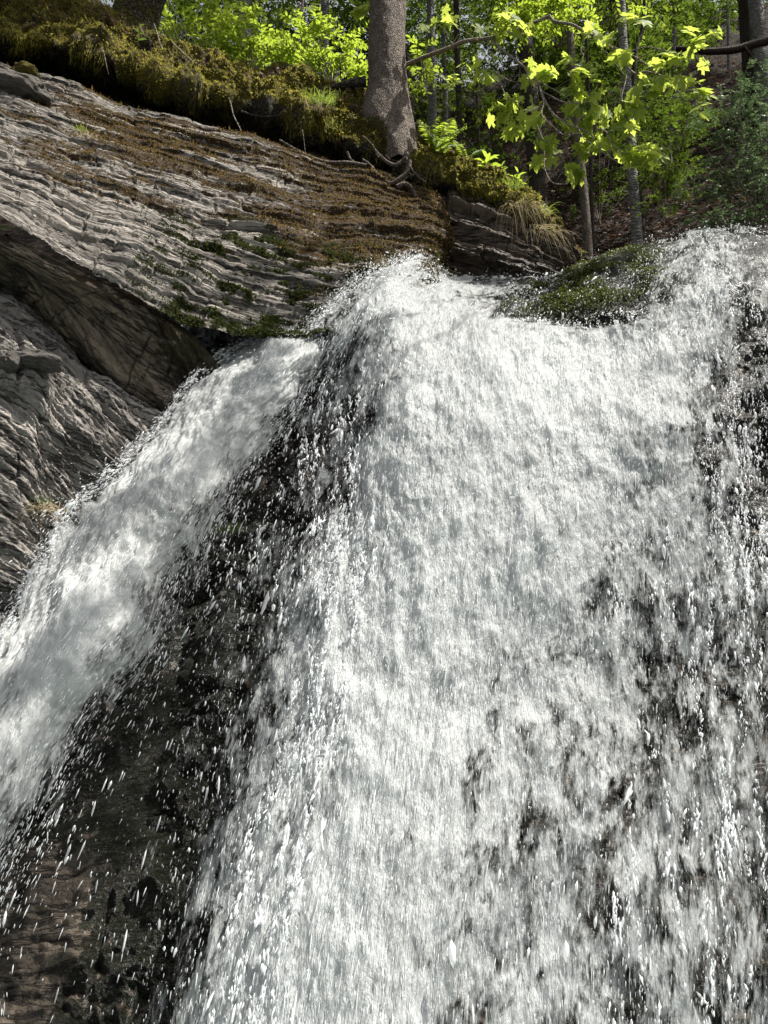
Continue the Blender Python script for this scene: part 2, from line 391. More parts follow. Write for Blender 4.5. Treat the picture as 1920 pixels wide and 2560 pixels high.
tag(grid_obj('rock_slab', slab_g, M_SLAB, None, {'moss': moss, 'green': green, 'wet': wet, 'tint': TINT}, (u, v)),
    'pale tilted limestone slab with thin ridged beds and brown moss', 'rock', kind='structure')

# overhanging edge of the slab and the crevice below it
ov_c = ctrl([
    [(-900, 255, 3.52), (-450, 375, 3.66), (0, 583, 3.97), (255, 703, 4.22), (400, 782, 4.38), (485, 838, 4.47), (540, 900, 4.6), (640, 985, 4.9)],
    [(-900, 300, 3.6), (-450, 420, 3.75), (0, 622, 4.05), (170, 725, 4.25), (320, 850, 4.42), (450, 930, 4.55), (535, 985, 4.66), (640, 1040, 4.95)],
    [(-900, 340, 3.75), (-450, 470, 3.9), (0, 672, 4.22), (130, 790, 4.42), (290, 955, 4.58), (420, 1035, 4.68), (500, 1065, 4.75), (620, 1090, 5.0)],
    [(-900, 330, 4.5), (-450, 460, 4.7), (0, 650, 5.0), (130, 770, 5.2), (290, 930, 5.3), (420, 1010, 5.4), (520, 1045, 5.5), (620, 1070, 5.6)],
])
NO = (240, 600)
G = surf(ov_c, *NO); u, v = arclen(G)
n_ = normals(G)
vv = np.linspace(0, 1, NO[0])[:, None] * np.ones((1, NO[1])); uu = np.linspace(0, 1, NO[1])[None] * np.ones((NO[0], 1))
d = bedded(G, u, v - .25 * u, (3.0, 9, 21), (.06, .035, .012), .10, 5.0) * sst(0, .06, vv)
moss = .15 + .6 * fbm(v3(u * 2, v * 2, 4.), 4) + .75 * sst(.60, .72, uu) * sst(.6, .2, vv) + .3 * sst(.2, .05, vv)
green = .2 + .8 * sst(.58, .7, uu)
wet = .35 * sst(.1, .3, vv) + .6 * sst(.62, .76, uu)
tag(grid_obj('rock_overhang', G + n_ * d[..., None], M_OVER, None, {'moss': moss, 'green': green, 'wet': wet, 'tint': TINT}, (u, v)),
    'shaded overhanging rock edge below the pale slab above a black crevice', 'rock', kind='structure')

# lower grey wall
wl_c = ctrl([
    [(-900, 300, 5.0), (-450, 440, 5.0), (0, 640, 5.1), (140, 780, 5.2), (290, 930, 5.3), (420, 1010, 5.4), (560, 1060, 5.5)],
    [(-900, 400, 4.4), (-450, 540, 4.45), (0, 690, 4.55), (130, 815, 4.65), (280, 975, 4.75), (400, 1070, 4.85), (560, 1150, 5.1)],
    [(-900, 560, 3.8), (-450, 680, 3.95), (0, 840, 4.2), (130, 930, 4.3), (270, 1040, 4.42), (385, 1110, 4.6), (560, 1240, 5.0)],
    [(-900, 900, 3.4), (-450, 960, 3.6), (0, 1040, 3.95), (120, 1120, 4.1), (250, 1210, 4.3), (370, 1290, 4.55), (560, 1400, 4.9)],
    [(-900, 1250, 3.3), (-450, 1280, 3.5), (0, 1330, 3.9), (110, 1400, 4.1), (230, 1470, 4.3), (350, 1530, 4.5), (560, 1600, 4.8)],
    [(-900, 1600, 3.3), (-450, 1600, 3.5), (0, 1600, 3.95), (110, 1650, 4.15), (220, 1700, 4.3), (340, 1750, 4.4), (560, 1800, 4.6)],
    [(-900, 2900, 2.95), (-450, 2900, 3.15), (0, 2800, 3.9), (110, 2800, 4.0), (220, 2800, 4.1), (340, 2800, 4.2), (560, 2800, 4.4)],
])
NW = (500, 560)
G = surf(wl_c, *NW); u, v = arclen(G); n_ = normals(G)
vv = np.linspace(0, 1, NW[0])[:, None] * np.ones((1, NW[1])); uu = np.linspace(0, 1, NW[1])[None] * np.ones((NW[0], 1))
d = bedded(G, u, v - .42 * u, (1.7, 4.2, 11), (.075, .045, .018), .15, 9.0, 1.4, 1.6)
moss = -.05 + .4 * fbm(v3(u * 2, v * 2, 14.), 4) + .2 * sst(.3, .15, vv)
wet = .5 * sst(.66, .80, vv + .1 * fbm(v3(u * 2, v * 2, 1.), 3))
tag(grid_obj('rock_wall', G + n_ * d[..., None], M_WALL, None, {'moss': moss, 'green': moss * 0, 'wet': wet, 'tint': TINT}, (u, v)),
    'rough grey rock wall beside the side stream below the crevice', 'rock', kind='structure')

# dark ledge right of the notch, under the bank
lg_c = ctrl([
    [(1040, 440, 7.0), (1120, 470, 6.95), (1220, 520, 6.9), (1320, 570, 6.85), (1400, 650, 6.85), (1432, 690, 7.4)],
    [(1030, 500, 6.75), (1120, 530, 6.7), (1220, 565, 6.65), (1320, 612, 6.62), (1405, 668, 6.62), (1436, 700, 7.3)],
    [(1020, 570, 6.7), (1120, 600, 6.6), (1220, 625, 6.52), (1310, 652, 6.48), (1390, 682, 6.5), (1440, 710, 7.2)],
    [(1010, 640, 6.65), (1120, 660, 6.55), (1220, 680, 6.45), (1300, 695, 6.4), (1370, 705, 6.42), (1444, 722, 7.1)],
    [(1000, 740, 6.6), (1120, 750, 6.5), (1220, 760, 6.4), (1300, 765, 6.35), (1370, 770, 6.35), (1448, 780, 7.0)],
])
NL = (240, 420)
G = surf(lg_c, *NL); u, v = arclen(G); n_ = normals(G)
d = bedded(G, u, v - .10 * u, (4.5, 10, 24), (.15, .07, .02), .12, 21.0, .8)
moss = .0 + .5 * fbm(v3(u * 2, v * 2, 24.), 4)
vv = np.linspace(0, 1, NL[0])[:, None] * np.ones((1, NL[1]))
tag(grid_obj('rock_ledge', G + n_ * d[..., None], M_LEDGE, None, {'moss': moss, 'green': moss * 0 + .2, 'wet': .25 + .55 * sst(.62, .8, vv), 'tint': TINT}, (u, v)),
    'dark bedded rock ledge below the tree roots right of the notch', 'rock', kind='structure')

# rock the fall runs over; columns follow the flow.  fourth number: how much water covers it
S = np.array
fall_rows = [   # skyline back row, skyline, chute, crest ... pool
    [(600, 760, 6.4, .0), (890, 690, 6.6, .2), (1010, 690, 7.0, .4), (1130, 745, 7.2, .5), (1350, 745, 7.2, .4), (1560, 690, 7.2, .3), (1740, 640, 7.2, .5), (1910, 630, 7.0, .4), (2350, 625, 6.6, .3)],
    [(620, 850, 5.4, .0), (920, 716, 5.34, .40), (1026, 664, 5.74, .72), (1130, 722, 6.2, .75), (1370, 712, 6.25, .50), (1555, 634, 6.05, .24), (1740, 604, 5.95, .5), (1905, 592, 5.75, .34), (2350, 588, 5.6, .3)],
    [(590, 905, 5.15, .0), (862, 784, 5.10, .48), (978, 715, 5.36, .85), (1110, 755, 5.6, .78), (1350, 745, 5.62, .30), (1540, 695, 5.42, .10), (1740, 655, 5.45, .62), (1905, 625, 5.3, .36), (2350, 620, 5.2, .3)],
    [(545, 980, 5.0, .0), (800, 862, 4.98, .58), (938, 800, 5.10, .85), (1095, 815, 5.2, .9), (1320, 815, 5.18, .30), (1540, 800, 5.08, .10), (1742, 745, 5.05, .70), (1910, 720, 5.0, .42), (2350, 720, 4.9, .3)],
    [(520, 1070, 4.9, .0), (755, 975, 4.95, .38), (905, 910, 4.95, .62), (1085, 905, 4.85, 1.0), (1295, 885, 4.92, 1.0), (1555, 885, 4.93, .95), (1742, 860, 4.80, .72), (1915, 860, 4.75, .22), (2350, 860, 4.7, .2)],
    [(400, 1250, 4.75, .0), (680, 1100, 4.85, .24), (865, 1080, 4.72, .46), (1060, 1080, 4.52, 1.0), (1290, 1080, 4.50, 1.02), (1560, 1080, 4.50, .90), (1745, 1080, 4.5, .60), (1920, 1090, 4.6, .24), (2350, 1090, 4.6, .2)],
    [(270, 1450, 4.55, .0), (610, 1270, 4.62, .16), (850, 1270, 4.50, .50), (1040, 1270, 4.28, 1.02), (1285, 1270, 4.25, .98), (1562, 1270, 4.28, .80), (1745, 1270, 4.3, .62), (1930, 1290, 4.45, .22), (2350, 1290, 4.45, .2)],
    [(170, 1680, 4.3, .0), (540, 1480, 4.45, .22), (800, 1480, 4.22, .72), (1010, 1480, 4.05, 1.02), (1275, 1480, 4.02, .92), (1565, 1480, 4.05, .63), (1747, 1480, 4.1, .64), (1935, 1480, 4.22, .44), (2350, 1480, 4.2, .3)],
    [(80, 1900, 4.0, .0), (470, 1720, 4.2, .16), (745, 1720, 3.95, .66), (965, 1720, 3.82, 1.0), (1255, 1720, 3.8, .76), (1568, 1720, 3.82, .55), (1750, 1720, 3.9, .50), (1945, 1720, 4.0, .52), (2350, 1720, 4.0, .3)],
    [(10, 2150, 3.65, .0), (400, 2050, 3.8, .13), (670, 2050, 3.58, .66), (910, 2050, 3.45, .95), (1230, 2050, 3.43, .68), (1575, 2050, 3.47, .56), (1760, 2050, 3.55, .52), (1960, 2050, 3.65, .46), (2350, 2050, 3.6, .3)],
    [(-60, 2420, 3.35, .0), (310, 2400, 3.45, .10), (585, 2400, 3.28, .68), (850, 2400, 3.15, .92), (1200, 2400, 3.13, .66), (1575, 2400, 3.17, .57), (1770, 2400, 3.25, .54), (1975, 2400, 3.35, .48), (2350, 2400, 3.3, .3)],
    [(-150, 2900, 3.1, .0), (230, 2900, 3.15, .10), (490, 2900, 3.0, .68), (790, 2900, 2.85, .92), (1180, 2900, 2.83, .76), (1575, 2900, 2.87, .66), (1780, 2900, 2.95, .46), (1990, 2900, 3.0, .38), (2350, 2900, 3.0, .3)],
]
fall_c = ctrl(fall_rows)
# left continuation behind the side stream, for the rock only
lft = fall_c[:, :1].copy(); lft2 = fall_c[:, :1].copy()
lft[..., 0] -= .5; lft[..., 1] += .12; lft2[..., 0] -= 1.6; lft2[..., 1] += .25
rgt = fall_c[:, -1:].copy(); rgt[..., 0] += 2.2; rgt[..., 1] -= .2; rgt[..., 2] += .1; rgt[..., 3] = 0
rock_c = np.concatenate([lft2, lft, fall_c, rgt], 1)
NF = (520, 570)
G = surf(rock_c, *NF); u, v = arclen(G[..., :3]); rs = G[..., :3]; n_ = normals(rs)
vv = np.linspace(0, 1, NF[0])[:, None] * np.ones((1, NF[1])); uu = np.linspace(0, 1, NF[1])[None] * np.ones((NF[0], 1))
lump = .16 * fbm(v3(u * 1.6, v * 1.6, 70.), 4) + .05 * ridge(v3(u * 3.2, v * 3.2, 71.), 4)
d = -.17 + lump + bedded(rs, u, v - .2 * u, (1.6, 4.5), (.07, .02), .05, 31.0, 2.2)
px = 960 + F * rs[..., 0] / (rs[..., 1] * math.cos(PITCH) + (rs[..., 2] - 1.7) * math.sin(PITCH))
xm = rs[..., 0]; zm = rs[..., 2]
moss = .60 + .6 * fbm(v3(u * 1.7, v * 1.7, 34.), 4) + .25 * sst(2.6, 2.2, zm) * sst(.0, -.5, xm) + .5 * sst(.9, 1.3, xm) * sst(4.2, 4.45, zm)
green = .75 + .3 * fbm(v3(u * 2, v * 2, 35.), 3) - .8 * sst(2.45, 2.7, zm) * sst(.2, -.3, xm)
light_rock = sst(-1.26, -1.5, xm + .25 * fbm(v3(u * 2, v * 2, 3.), 3)) * sst(.86, .60, zm)
moss = moss - .9 * light_rock
wet = .75 + .2 * fbm(v3(u * 3, v * 3, 36.), 3) - .60 * light_rock; lump = lump + light_rock * .05 * fbm(v3(u * 9, v * 9, 77.), 4)
cov = np.clip(np.concatenate([np.zeros_like(G[..., 3:4]), G[..., 3:4]], -1).max(-1), 0, 1)
d = np.where(d > -.01, -.01 + .25 * (d + .01), d) * sst(.0, .25, cov) + d * sst(.25, .0, cov)
bul = sst(.8, 1.1, rs[..., 0]) * sst(4.6, 4.2, rs[..., 0]) * sst(3.95, 4.15, rs[..., 2]) * sst(4.95, 5.05, rs[..., 1])
d = d * (1 - bul) + bul * (.02 + .06 * fbm(rs * 2.4, 3))
moss = moss + 1.0 * bul; green = green + bul; wet = wet + .3 * bul
rock_d = d; rock_nn = n_
o = grid_obj('fall_rock', rs + n_ * d[..., None], M_FALL, None, {'moss': moss, 'green': green, 'wet': wet, 'tint': TINT}, (u, v))
tag(o, 'dark wet mossy rock face behind the falling water', 'rock', kind='structure')

# ------------------------------------------------------------------ far ground
def hill_z(x, y):
    ye = y + .30 * np.clip(x - 1.5, 0, 12)
    z = 4.4 + 1.14 * np.clip(ye - 8.3, 0, 15.0) + .35 * np.clip(ye - 23.3, 0, 60)
    z = z + 1.0 * pn(v3(x * .21, y * .21, 3.)) * sst(8.5, 13, ye)
    return z
ys = np.concatenate([np.linspace(6.2, 26, 260), np.linspace(27, 160, 50)]); xs = np.concatenate([np.linspace(-120, -13, 30), np.linspace(-12, 16, 300), np.linspace(17, 120, 30)])
X, Yy = np.meshgrid(xs, ys); Z = hill_z(X, Yy)
near = sst(30, 20, Yy)
q = v3(X, Yy, 0.)
bed = Z * 2.6 + .5 * X + .7 * fbm(v3(X * .4, Yy * .4, 5.), 3); bf = bed - np.floor(bed)
Z = Z + near * (.22 * bf * sst(.05, .3, pn(v3(X * .3, Yy * .3, 8.)) + .15) + .16 * fbm(q * 1.7, 4) + .05 * fbm(q * 7, 3))
tag(grid_obj('hillside', v3(X, Yy, Z), M_HILL), 'steep dark forest slope covered in brown leaves behind the fall', 'hillside', kind='structure')
g = 300.0
gv = v3(np.array([-g, g, g, -g]), np.array([-g, -g, g, g]), np.array([-.35] * 4))
tag(mesh_obj('ground', gv, np.array([[0, 1, 2, 3]]), M_HILL, smooth=False), 'dark ground of the gorge floor', 'ground', kind='structure')
# ------------------------------------------------------------------ water
def blobs(name, C, D, L, W, mat, parent=None, alpha=None):
    """drops: eight-sided spindles at C, along D, length L, width W"""
    N = len(C); D = nrm(D)
    a = nrm(np.cross(D, rng.normal(size=(N, 3)))); b = np.cross(D, a)
    cr = [(a, b, 1, 0), (a, b, 0, 1), (a, b, -1, 0), (a, b, 0, -1)]
    sk = rng.uniform(.55, .95, (N, 1)); W = W[:, None] * .5; L = L[:, None] * .5
    up = [C + D * L * .45 + (a * x + b * y) * W * sk for _, _, x, y in cr]; dn = [C - D * L * .45 + (a * x + b * y) * W for _, _, x, y in cr]
    V = np.stack([C + D * L] + up + dn + [C - D * L], 1)
    f4 = np.array([[1 + k, 1 + (k + 1) % 4, 5 + (k + 1) % 4, 5 + k] for k in range(4)])
    f3 = np.array([[0, 1 + (k + 1) % 4, 1 + k] for k in range(4)] + [[9, 5 + k, 5 + (k + 1) % 4] for k in range(4)])
    o_ = np.arange(N)[:, None, None] * 10; Fc = [(o_ + f4).reshape(-1, 4), (o_ + f3).reshape(-1, 3)]
    if alpha is None: alpha = np.ones(N)
    return mesh_obj(name, V.reshape(-1, 3), Fc, mat, parent, True, {'rnd': np.repeat(alpha, 10)})

class Sheet:
    """a water sheet with bilinear look-up of position, normal, flow direction and cover"""
    def __init__(s, c, n, m, lift, seed, amp):
        G = surf(c, n, m); s.den = np.clip(G[..., 3], 0, 1.1); B = G[..., :3]
        s.n, s.m = n, m; s.u, s.v = arclen(B); s.N = normals(B)
        u, v = s.u, s.v
        s.h = lift + amp * (.55 * fbm(v3(u * 1.6, v * .9, seed), 3) + .30 * ridge(v3(u * 5, v * 2.2, seed + 2), 3) * .5
                            + .20 * fbm(v3(u * 13, v * 5, seed + 4), 3) + .10 * fbm(v3(u * 34, v * 11, seed + 6), 2))
        s.h = s.h + amp * .5 * sst(-.1, .5, fbm(v3(u * 2.3, v * 1.1, seed + 20), 3))
        s.h = s.h * (.35 + .65 * sst(.1, .8, s.den))
        s.G = B + s.N * s.h[..., None]
        s.T = nrm(np.gradient(B, axis=0))
        s.S = nrm(np.gradient(B, axis=1))
    def at(s, a, b, arr):
        """a, b in 0..1 along rows and columns"""
        i = np.clip((a * (s.n - 1)).astype(int), 0, s.n - 1); j = np.clip((b * (s.m - 1)).astype(int), 0, s.m - 1)
        return arr[i, j]
    def area(s):
        return np.linalg.norm(np.cross(np.gradient(s.G, axis=1), np.gradient(s.G, axis=0)), axis=-1)
    def sample(s, N, wfun):
        w = (s.area() * wfun(s.den)).ravel(); w = w / w.sum()
        k = rng.choice(len(w), N, p=w); i, j = np.divmod(k, s.m)
        a = (i + rng.random(N)) / s.n; b = (j + rng.random(N)) / s.m
        return a, b

fallS = Sheet(fall_c[1:], 760, 640, .10, 3.0, .09)
fall = grid_obj('waterfall', fallS.G, M_WATER, None, {'dens': fallS.den}, (fallS.u, fallS.v), keep=fallS.den > .02)
tag(fall, 'broad white curtain of water falling over the mossy lip', 'waterfall', kind='structure')
# thin film close on the rock
filmc = fall_c[1:].copy()
filmS = Sheet(filmc, 400, 340, .02, 13.0, .05)
fden = np.clip(filmS.den * .65 + .12 * sst(.15, .4, filmS.den), 0, 1)
film = grid_obj('water_film', filmS.G, M_FILM, fall, {'dens': fden}, (filmS.u, filmS.v), keep=filmS.den > .08)

jet_rows = [
    [(700, 835, 5.25, .0), (740, 830, 5.15, .15), (800, 840, 5.2, .2), (850, 860, 5.3, .0)],
    [(640, 880, 4.95, .75), (695, 890, 4.80, 1.0), (745, 915, 4.84, 0.84), (795, 950, 5.0, 0.20)],
    [(505, 962, 4.65, .85), (575, 1000, 4.45, 1.0), (635, 1040, 4.5, 0.82), (700, 1085, 4.75, 0.16)],
    [(395, 1080, 4.4, .85), (465, 1130, 4.18, 1.0), (530, 1185, 4.22, 0.77), (590, 1240, 4.5, 0.15)],
    [(268, 1222, 4.1, .85), (350, 1300, 3.88, 1.0), (420, 1370, 3.95, 0.69), (500, 1440, 4.25, 0.13)],
    [(140, 1385, 3.8, .85), (230, 1480, 3.58, 1.0), (310, 1570, 3.65, 0.64), (400, 1660, 4.0, 0.12)],
    [(10, 1575, 3.5, .85), (85, 1700, 3.28, .98), (155, 1790, 3.35, 0.57), (235, 1870, 3.7, 0.11)],
    [(-140, 1790, 3.2, .85), (-40, 1925, 3.0, .92), (25, 2030, 3.1, 0.50), (105, 2110, 3.4, 0.09)],
    [(-300, 2050, 2.95, .85), (-190, 2225, 2.8, .85), (-120, 2340, 2.9, 0.42), (-40, 2430, 3.15, 0.07)],
    [(-480, 2450, 2.75, .85), (-280, 2650, 2.6, .8), (-160, 2800, 2.7, 0.34), (-30, 2900, 2.95, 0.05)],
]
jetS = Sheet(ctrl(jet_rows), 560, 240, .04, 43.0, .15)
jet = grid_obj('side_cascade', jetS.G, M_JET, None, {'dens': jetS.den * sst(0, .05, np.linspace(0, 1, 240)[None, :] - .16 * np.clip(fbm(v3(jetS.v * 3.2, 0., 5.), 4) + .15, 0, 1))}, (jetS.u, jetS.v))
tag(jet, 'narrow white side stream shooting down beside the grey rock wall', 'waterfall', kind='structure')

GRAV = np.array([0, -.12, -1.0])
def on_sheet(S, N, wf, hi, L, W, jit=.12, dropdown=0.0):
    a, b = S.sample(N, wf)
    p = S.at(a, b, S.G); n = S.at(a, b, S.N); t = S.at(a, b, S.T)
    off = hi[0] + (hi[1] - hi[0]) * rng.random(N) ** 2
    C = p + n * off[:, None] + t * rng.normal(0, .03, (N, 1)) + S.at(a, b, S.S) * rng.normal(0, .01, (N, 1))
    D = nrm(t + dropdown * GRAV + rng.normal(0, jit, (N, 3)))
    w_ = W[0] * np.exp(rng.normal(0, .45, N)); l_ = w_ * (L[0] + (L[1] - L[0]) * rng.random(N))
    return C, D, l_, w_
parts = [
    on_sheet(fallS, 26000, lambda d: sst(.45, .9, d), (.0, .03), (4, 16), (.0020,), .06),
    on_sheet(fallS, 13000, lambda d: sst(.08, .3, d) * sst(.95, .5, d), (-.03, .10), (2, 9), (.0024,), .12, .3),
    on_sheet(fallS, 1500, lambda d: sst(.12, .3, d) * sst(.95, .5, d), (-.02, .10), (1.5, 4), (.0065,), .2, .3),
    on_sheet(jetS, 12000, lambda d: sst(.1, .8, d) + .15, (.0, .05), (3, 12), (.0022,), .08),
    on_sheet(jetS, 2500, lambda d: sst(.05, .2, d) * sst(.8, .3, d), (-.10, .12), (2, 8), (.0030,), .15, .4),
]
C, D, L, W = [np.concatenate(x) for x in zip(*parts)]
spray = blobs('water_droplets', C, D, L, W, M_DROP, None, rng.uniform(.25, .95, len(C)))
tag(spray, 'white droplets and foam flecks over the falling water', 'water spray', kind='stuff')

# free-flying drops in the dark gap, at the edges and off the top
def gap_drops(N):
    a = rng.random(N); b = rng.beta(1.1, 1.5, N)
    lft_ = jetS.at(np.clip(a * .85, 0, 1), np.full(N, .97), jetS.G); rgt = fallS.at(np.clip(.22 + a * .75, 0, 1), np.full(N, .26), fallS.G)
    cl = fbm(v3(a * 9, b * 4, 2.), 3) > rng.normal(-.05, .16, N)
    a, b, lft_, rgt = a[cl], b[cl], lft_[cl], rgt[cl]; N = len(a)
    p = lft_ * (1 - b)[:, None] + rgt * b[:, None] + rng.normal(0, .09, (N, 3))
    p[:, 2] += .15; p[:, 1] -= .12
    D = np.stack([-.30 * (1 - b) - .05 + rng.normal(0, .12, N), -.15 + rng.normal(0, .1, N), -1 + 0 * b], -1)
    w_ = .0027 * np.exp(rng.normal(0, .65, N)); l_ = w_ * rng.uniform(1.5, 9, N)
    return p, D, l_, w_
def edge_drops(S, N, col, out, rows=(0, 1)):
    a = rng.uniform(*rows, N); p = S.at(a, np.full(N, col), S.G); sdir = S.at(a, np.full(N, col), S.S); t = S.at(a, np.full(N, col), S.T)
    k = rng.exponential(out, N)
    k = k * (.4 + 1.2 * np.clip(fbm(v3(a * 40, col, 0.), 2) + .4, 0, 2))
    sg = -1 if col < .5 else 1
    C = p + sdir * (sg * k)[:, None] + np.array([0, -.05, .02]) + rng.normal(0, .015, (N, 3))
    D = nrm(t + sdir * sg * .5 + rng.normal(0, .25, (N, 3)))
    w_ = .0034 * np.exp(rng.normal(0, .5, N)); l_ = w_ * rng.uniform(1.2, 5, N)
    return C, D, l_, w_
def top_drops(N):
    b = rng.uniform(.12, .36, N); a = rng.uniform(0.01, .12, N)
    p = fallS.at(a, b, fallS.G) + np.stack([rng.normal(0, .04, N), -.02 + rng.normal(0, .05, N), rng.exponential(.028, N)], -1)
    D = nrm(rng.normal(0, 1, (N, 3)) + np.array([-.3, -.5, .5])); w_ = .0038 * np.exp(rng.normal(0, .5, N))
    return p, D, w_ * rng.uniform(1, 3, N), w_
def lip_beads(N):
    a = rng.uniform(.0, .26, N); b = rng.uniform(.46, .98, N); k = fbm(v3(a * 60, b * 40, 4.), 3) > rng.normal(0, .2, N); a, b = a[k], b[k]; N = len(a)
    p = fallS.at(a, b, fallS.G) + fallS.at(a, b, fallS.N) * rng.uniform(-.01, .03, N)[:, None]; D = fallS.at(a, b, fallS.T) + rng.normal(0, .3, (N, 3))
    w_ = .0042 * np.exp(rng.normal(0, .5, N)); return p, D, w_ * rng.uniform(1.5, 6, N), w_
def left_splash(N):
    a = rng.uniform(.0, .22, N); b = np.clip(.125 - rng.exponential(.018, N) + .02 * fbm(v3(a * 70, a * 0, 1.), 3), .01, .3)
    p = fallS.at(a, b, fallS.G) + fallS.at(a, b, fallS.N) * rng.exponential(.03, N)[:, None] + rng.normal(0, .012, (N, 3))
    w_ = .0036 * np.exp(rng.normal(0, .5, N)); return p, nrm(fallS.at(a, b, fallS.T) + rng.normal(0, .4, (N, 3))), w_ * rng.uniform(1.5, 5, N), w_
parts = [lip_beads(8000), left_splash(2200), gap_drops(3000), edge_drops(jetS, 4000, .08, .025), edge_drops(jetS, 900, .05, .08), top_drops(3500)]
C, D, L, W = [np.concatenate(x) for x in zip(*parts)]
tag(blobs('water_spray', C, D, L, W, M_DROP, None, rng.uniform(.3, .95, len(C))), 'loose spray flying in front of the dark mossy rock', 'water spray', kind='stuff')

# ropes of water in the torn parts of the curtain: chains of running drops
def strands(N, cols, rows, wid, off):
    Cs, Ds, Ls, Ws = [], [], [], []
    for k in range(N):
        b0 = rng.uniform(*cols); a0 = rng.uniform(rows[0], rows[1]); ln = rng.uniform(.02, .09); m = int(rng.integers(12, 40))
        a = np.clip(a0 + ln * np.sort(rng.random(m)), 0, .999)
        q = v3(a * 22, k * 1.37, 0.)
        b = np.clip(b0 + .018 * fbm(q, 3) + .006 * pn(q * 4 + 9) + rng.normal(0, .0014, m), 0, .999)
        p = fallS.at(a, b, fallS.G) + fallS.at(a, b, fallS.N) * (off * rng.random() + .02 * pn(q * 1.5 + 3)[:, None]) + rng.normal(0, .003, (m, 3))
        w_ = wid * np.exp(rng.normal(0, .45, m)) * rng.uniform(.6, 1.3); Cs.append(p); Ws.append(w_); Ls.append(w_ * rng.uniform(2, 7, m))
        Ds.append(fallS.at(a, b, fallS.T) + rng.normal(0, .22, (m, 3)))
    return [np.concatenate(x) for x in (Cs, Ds, Ls, Ws)]
ps = [strands(120, (.10, .30), (.16, .60), .0052, .10), strands(190, (.74, .92), (.18, .62), .0040, .10), strands(120, (.58, .95), (.5, .95), .0048, .06), strands(90, (.26, .34), (.5, .95), .005, .06)]
C, D, L, W = [np.concatenate(x) for x in zip(*ps)]
blobs('water_strands', C, D, L, W, M_DROP, fall, rng.uniform(.5, 1, len(C)))
# pool below
pg = v3(*np.meshgrid(np.linspace(-6, 6, 60), np.linspace(-6, 3.4, 60)), 0.)
pg[..., 2] = .02 * fbm(v3(pg[..., 0] * 3, pg[..., 1] * 3, 0.), 3)
b = NB('pool_water')
M_POOL = b.done(b.n('BsdfPrincipled', {'Base Color': (.10, .14, .13), 'Roughness': .1}))
tag(grid_obj('pool', pg, M_POOL), 'churned pool at the foot of the waterfall', 'water', kind='structure')
# ------------------------------------------------------------------ mossy bank with its undercut
bank_rows = [
    [(-900, -410, 8.8), (-450, -165, 8.8), (0, -15, 9.0), (200, 45, 9.0), (420, 150, 9.1), (600, 200, 9.1), (800, 232, 9.1), (950, 290, 9.1), (1080, 392, 8.6), (1200, 445, 8.2), (1310, 520, 7.9), (1400, 640, 7.7), (1450, 710, 7.7)],
    [(-900, -420, 6.3), (-450, -180, 6.4), (0, -45, 6.6), (200, 10, 6.75), (420, 122, 6.9), (600, 176, 7.0), (800, 208, 7.05), (950, 268, 7.1), (1080, 375, 7.05), (1200, 428, 7.0), (1310, 494, 6.95), (1400, 606, 6.95), (1442, 668, 7.2)],
    [(-900, -290, 5.9), (-450, -70, 6.0), (0, 60, 6.15), (200, 75, 6.25), (420, 178, 6.4), (600, 225, 6.52), (800, 265, 6.6), (950, 350, 6.62), (1080, 414, 6.68), (1200, 456, 6.7), (1310, 518, 6.68), (1400, 618, 6.7), (1440, 680, 6.95)],
    [(-900, -210, 5.6), (-450, 0, 5.7), (0, 100, 5.92), (200, 128, 6.0), (420, 218, 6.15), (600, 258, 6.3), (800, 322, 6.44), (950, 398, 6.50), (1080, 446, 6.56), (1200, 486, 6.58), (1310, 540, 6.58), (1392, 632, 6.62), (1438, 690, 6.9)],
    [(-900, -160, 6.1), (-450, 40, 6.2), (0, 150, 6.6), (200, 195, 6.65), (420, 262, 6.7), (600, 318, 6.65), (800, 385, 6.75), (950, 440, 6.8), (1080, 472, 6.9), (1200, 512, 6.9), (1310, 565, 6.85), (1384, 645, 6.8), (1436, 696, 7.0)],
    [(-900, -60, 5.6), (-450, 85, 5.7), (0, 190, 5.98), (200, 256, 6.05), (420, 316, 6.17), (600, 362, 6.30), (800, 418, 6.45), (950, 462, 6.62), (1080, 492, 6.85), (1200, 535, 6.85), (1310, 590, 6.8), (1380, 665, 6.75), (1434, 712, 7.1)],
]
NB_ = (420, 900)
bank_s = surf(ctrl(bank_rows), *NB_); u, v = arclen(bank_s); bank_n = normals(bank_s)
vv = np.linspace(0, 1, NB_[0])[:, None] * np.ones((1, NB_[1]))
q = bank_s
d = .16 * fbm(q * 2.1, 4) + .13 * ridge(q * 3.6 + 4, 3) * sst(.1, .3, vv) * .6 + .05 * fbm(q * 9, 3) + .022 * fbm(q * 26, 3)
d = d * (.35 + .65 * sst(.95, .8, vv))
bank_g = bank_s + bank_n * d[..., None]
bank_gn = normals(bank_g, toward=np.array([1.5, 1, 9.]))
bank_soil = .14 + .75 * sst(.52, .66, vv) + .95 * fbm(q * 2.6 + 8, 4) + .25 * sst(.30, .1, vv)
tag(grid_obj('mossy_bank', bank_g, M_BANK, None, {'soil': bank_soil}, (u, v)), 'undercut earth bank draped in olive moss above the slab', 'bank', kind='structure')

